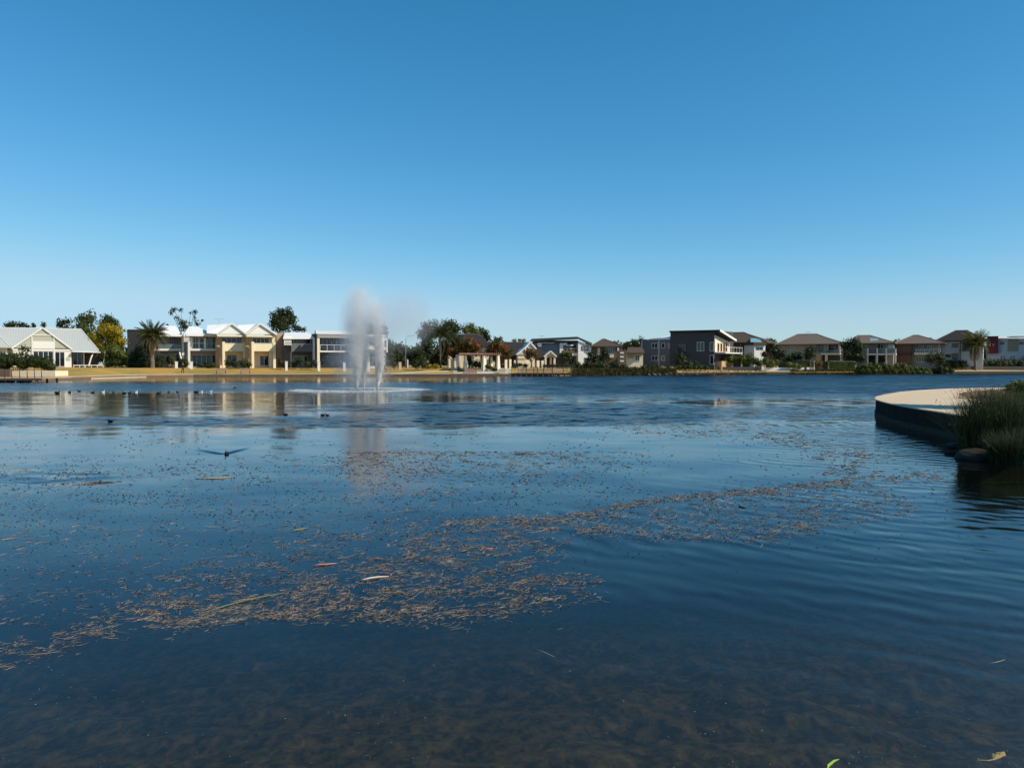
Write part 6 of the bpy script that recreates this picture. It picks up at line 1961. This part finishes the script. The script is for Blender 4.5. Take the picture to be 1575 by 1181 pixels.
LOW_B = [(905, 818), (1030, 822), (1150, 830), (1290, 806)]
LINE_B = [(500, 705), (620, 694), (760, 693), (900, 702), (1000, 712)]
LINE_C = [(960, 655), (1060, 660), (1150, 668), (1215, 674), (1260, 695), (1340, 705), (1290, 722), (1380, 735), (1440, 733)]
LINE_D = [(0, 1010), (120, 975), (280, 930), (420, 905)]
def litter_density(x, y):
    nz = mnoise.noise(Vector((x * .018, y * .06, 0))); n2_ = mnoise.noise(Vector((x * .05, y * .16, 7)))
    cl = max(0.0, .5 + .8 * nz + 1.1 * n2_)
    d = 0.0
    if inside(x, y, MAT_A): d += .50 * cl
    if inside(x, y, MAT_D): d += .24 * cl
    for line, wd, am in ((LINE_A, 11, 1.5), (LOW_A, 30, .4), (LOW_B, 20, .4)):
        e = edge_dist(x, y, line)
        if e < wd * 3: d += am * math.exp(-(e / wd) ** 2) * (.25 + cl)
    if y > 694 and 480 < x < 1010:
        d += .62 * math.exp(-(max(0, y - 698) / 32)) * (.2 + cl) * min(1, (x - 480) / 120) * min(1, (1010 - x) / 160)
    e = edge_dist(x, y, LINE_C)
    if e < 70: d += .75 * math.exp(-(e / 24) ** 2) * (.1 + cl)
    e = edge_dist(x, y, LINE_D)
    if e < 120: d += .5 * math.exp(-(e / 45) ** 2) * max(0, .1 + cl * .9 - .25)
    if x < 700 and 700 < y < 960: d += .10 * cl
    return d
def tubes_np(items):
    """items: (x, y, z, length, radius, heading, bend, lift) -> triangular bent sticks"""
    n = len(items); A = np.array(items)
    x, y, z, L, r, a, bd, lf = A.T
    V = np.zeros((n, 12, 3))
    ts = [-.5, -.17, .17, .5]
    ca, sa = np.cos(a), np.sin(a)
    for k, t in enumerate(ts):
        off = bd * (t * t * 4 - .5) * L * .25
        cx_, cy_ = x + ca * t * L - sa * off, y + sa * t * L + ca * off
        cz_ = z + lf * (t + .5) * L
        rk = r * (1 if k in (1, 2) else .55)
        for m_ in range(3):
            ph = m_ * 2 * math.pi / 3 + .5
            V[:, k * 3 + m_, 0] = cx_ - sa * np.cos(ph) * rk
            V[:, k * 3 + m_, 1] = cy_ + ca * np.cos(ph) * rk
            V[:, k * 3 + m_, 2] = cz_ + np.sin(ph) * rk
    f = []
    for k in range(3):
        for m_ in range(3):
            f.append((k * 3 + m_, k * 3 + (m_ + 1) % 3, (k + 1) * 3 + (m_ + 1) % 3, (k + 1) * 3 + m_))
    F = (np.array(f)[None] + (np.arange(n) * 12)[:, None, None]).reshape(-1, 4)
    return V.reshape(-1, 3), F
rl = random.Random(77)
items, specks = [], []
tries = 0
while len(items) < 20000 and tries < 400000:
    tries += 1
    x, y = rl.uniform(-20, 1480), rl.uniform(650, 1030)
    if rl.random() > litter_density(x, y): continue
    w = atz(x, y, 0)
    sc = max(.55, min(1.5, w.y / 13))
    L = min(.5, max(.03, rl.lognormvariate(math.log(.06), .65))) * sc
    items.append((w.x, w.y, .003, L, (.0013 + .0022 * rl.random() ** 2) * sc, rl.gauss(.15, .8) if rl.random() < .6 else rl.uniform(0, 3.14), rl.gauss(0, .8), rl.uniform(0, .08)))
V, F = tubes_np(items)
tag(link(bpy.data.objects.new('floating_reed_litter', np_mesh('floating_reed_litter', V, F, LIT))), 'drift of broken dry reed pieces floating on the calm water', kind='stuff')
tries = 0
while len(specks) < 8000 and tries < 200000:
    tries += 1
    x, y = rl.uniform(-20, 1500), rl.uniform(655, 960)
    dens = .30 * math.exp(-((y - 752) / 75) ** 2) * (1 if x < 1000 else .35) * max(.06, min(1, .45 + 1.3 * mnoise.noise(Vector((x * .012, y * .045, 11))))) + .5 * litter_density(x, y)
    if y > 880 and x > 900: dens = 0
    if rl.random() > dens: continue
    w = atz(x, y, 0)
    sc = max(.5, min(1.6, w.y / 13))
    up = rl.random() < .12
    specks.append((w.x, w.y, .004, rl.uniform(.012, .045) * sc * (.5 if up else 1), rl.uniform(.0016, .0048) * sc, rl.gauss(0, .7), rl.gauss(0, .6), 1.2 if up else rl.uniform(0, .12)))
V, F = tubes_np(specks)
tag(link(bpy.data.objects.new('floating_leaf_bits', np_mesh('floating_leaf_bits', V, F, SPECK))), 'scattered dark leaf bits floating on the calm water', kind='stuff')
# pale seeds and bubbles on the near water
g = np.random.default_rng(91)
pos, size = [], []
for i in range(650):
    x, y = g.uniform(0, 1575), 930 + 255 * math.sqrt(g.random())
    if mnoise.noise(Vector((x * .006, y * .01, 4))) < g.uniform(-.5, .35): continue
    w = atz(x, y, 0); pos.append((w.x, w.y, .002)); size.append(g.uniform(.0008, .0012 + .0022 * g.random()))
V, F = drops(np.array(pos), np.array(size), g, np.tile([1.3, 1.3, .6], (len(pos), 1)))
tag(link(bpy.data.objects.new('floating_seeds', np_mesh('floating_seeds', V, F, mat('pale floating seed', (.42, .42, .40), .6, .2)))), 'tiny pale seeds floating on the clear shallow water', kind='stuff')

def stalk(label, pts, r, m_, name='reed_stalk', z=.012, cat='reed stalk'):
    r = r * .6
    P_ = [atz(x, y, z * .5 + dz * .5) for x, y, dz in pts]
    o = P_[0].copy()
    mb = MB()
    n = len(P_)
    mb.tube([q - o for q in P_], [r * (.45 if i in (0, n - 1) else 1) for i in range(n)], 7)
    ob = mb.build(name, m_, None, True); ob.location = o
    return tag(ob, label, cat, 'single reed stalks floating among the litter')
PINKR = mat('pinkish dead reed', (.50, .24, .18), .6, .2, 8)
PALER = mat('bleached reed', (.55, .44, .35), .6, .15, 8)
GREENR = mat('greenish reed', (.20, .21, .09), .6, .2, 8)
stalk('greenish yellow reed stalk floating alone left of the litter', [(449, 816.5, 0), (456, 814.5, .01), (465, 813, .012), (474, 811.5, 0)], .012, GREENR)
stalk('straight red reed stalk floating left of the bleached one', [(480, 869.5, 0), (492, 868, .01), (506, 867, .01), (518, 866, 0)], .011, PINKR)
stalk('thick bleached reed stalk with red end in the middle of the litter', [(553, 892, 0), (560, 891, .02), (570, 888.5, .03), (582, 887, .02), (598, 886, 0)], .015, PALER)
stalk('thin red reed lying just above the bleached stalk', [(584, 881.5, 0), (593, 881, .01), (602, 882.5, .01), (600, 885.5, 0)], .008, PINKR)
stalk('long thin green reed stalk floating at the lower left of the litter', [(300, 946, 0), (343, 932, .005), (380, 922, .008), (415, 915, .008), (441, 911, 0)], .006, GREENR)
stalk('yellowish short reed piece at the right of the litter', [(709, 848, 0), (714, 846.5, .01), (719, 845, 0)], .012, GREENR)
stalk('short pink reed piece right of the yellowish one', [(742, 844.5, 0), (750, 843.5, .01), (759, 843, 0)], .010, PINKR)
stalk('dark curved leaf floating on the right part of the litter', [(1136, 775, .05), (1137, 778, .0), (1142, 780, 0), (1148, 780.5, 0)], .014, mat('dark curled leaf', (.05, .03, .02), .7, .3), name='floating_leaf', cat='leaf')
stalk('brown reed cluster stalk floating left below the coot', [(300, 736, 0), (320, 735.5, .01), (340, 735, .01), (360, 733.5, 0)], .016, mat('tan reed', (.40, .30, .16), .7, .2, 8))
stalk('thin pale sunken stick in the near water right of the middle', [(825, 998, 0), (838, 1003, .0), (853, 1010, 0)], .0045, PALER, z=-.04, name='stick', cat='stick')
stalk('thin pale sunken stick near the right edge of the near water', [(1523, 1019.5, 0), (1534, 1017.5, 0), (1546, 1014, 0)], .005, mat('tan sunken stick', (.40, .30, .15), .7, .2), z=-.03, name='stick', cat='stick')
# sunken yellow leaf sprig at the lower right and the single green grass blade at the bottom edge
YL = mat('yellow sunken leaf', (.42, .30, .09), .6, .2, 20)
o0 = atz(1533, 1162, -.03)
sprig = tag(empty('leaf_sprig', o0), 'yellow-brown leaf sprig just under the water near the lower right corner', 'leaf sprig')
def lq(x, y): return atz(x, y, -.03) - o0
MB().tube([lq(1503, 1168), lq(1520, 1169), lq(1530, 1167)], [.002, .003, .003], 5).build('stem', YL, sprig)
for k, (x0, y0, x1_, y1_) in enumerate(((1528, 1168, 1538, 1158), (1534, 1165, 1545, 1155), (1529, 1163, 1525, 1158), (1540, 1162, 1544, 1160))):
    a, b_ = lq(x0, y0), lq(x1_, y1_)
    d = (b_ - a); s_ = Vector((-d.y, d.x, 0)).normalized() * d.length * .22
    m_ = a.lerp(b_, .5)
    MB().add([a, m_ - s_ + Vector((0, 0, .004)), b_, m_ + s_ + Vector((0, 0, .004)), m_ + Vector((0, 0, .01)), a - Vector((0, 0, .003)), b_ - Vector((0, 0, .003))],
             [(0, 1, 4), (1, 2, 4), (2, 3, 4), (3, 0, 4), (5, 4, 1), (6, 4, 3)]).build('leaf', YL, sprig)
b0 = Vector((at(1262, 1200, 2.2)))
base = Vector((b0.x - .02, 2.05, bed_z(b0.x, 2.05)))
tipq = at(1290.5, 1167, 2.5); midq = at(1274, 1177, 2.35)
mb = MB(); vs = []
ctrl = [base, base.lerp(midq, .55) + Vector((-.02, 0, .04)), midq, midq.lerp(tipq, .55) + Vector((0, 0, .004)), tipq]
for q, w_ in zip(ctrl, (.003, .0042, .0045, .0036, .001)):
    vs += [q + Vector((-.45 * w_, 0, .9 * w_)), q + Vector((0, -.002, 0)), q + Vector((.45 * w_, 0, -.9 * w_))]
fs = []
for i in range(4):
    a = i * 3
    fs += [(a, a + 1, a + 4, a + 3), (a + 1, a + 2, a + 5, a + 4)]
mb.add([v - base for v in vs], fs)
ob = mb.build('grass_blade', mat('bright green grass blade', (.22, .38, .04), .5, .1, 20), None, True); ob.location = base
tag(ob, 'single bright green grass blade poking up at the bottom edge', 'grass blade')
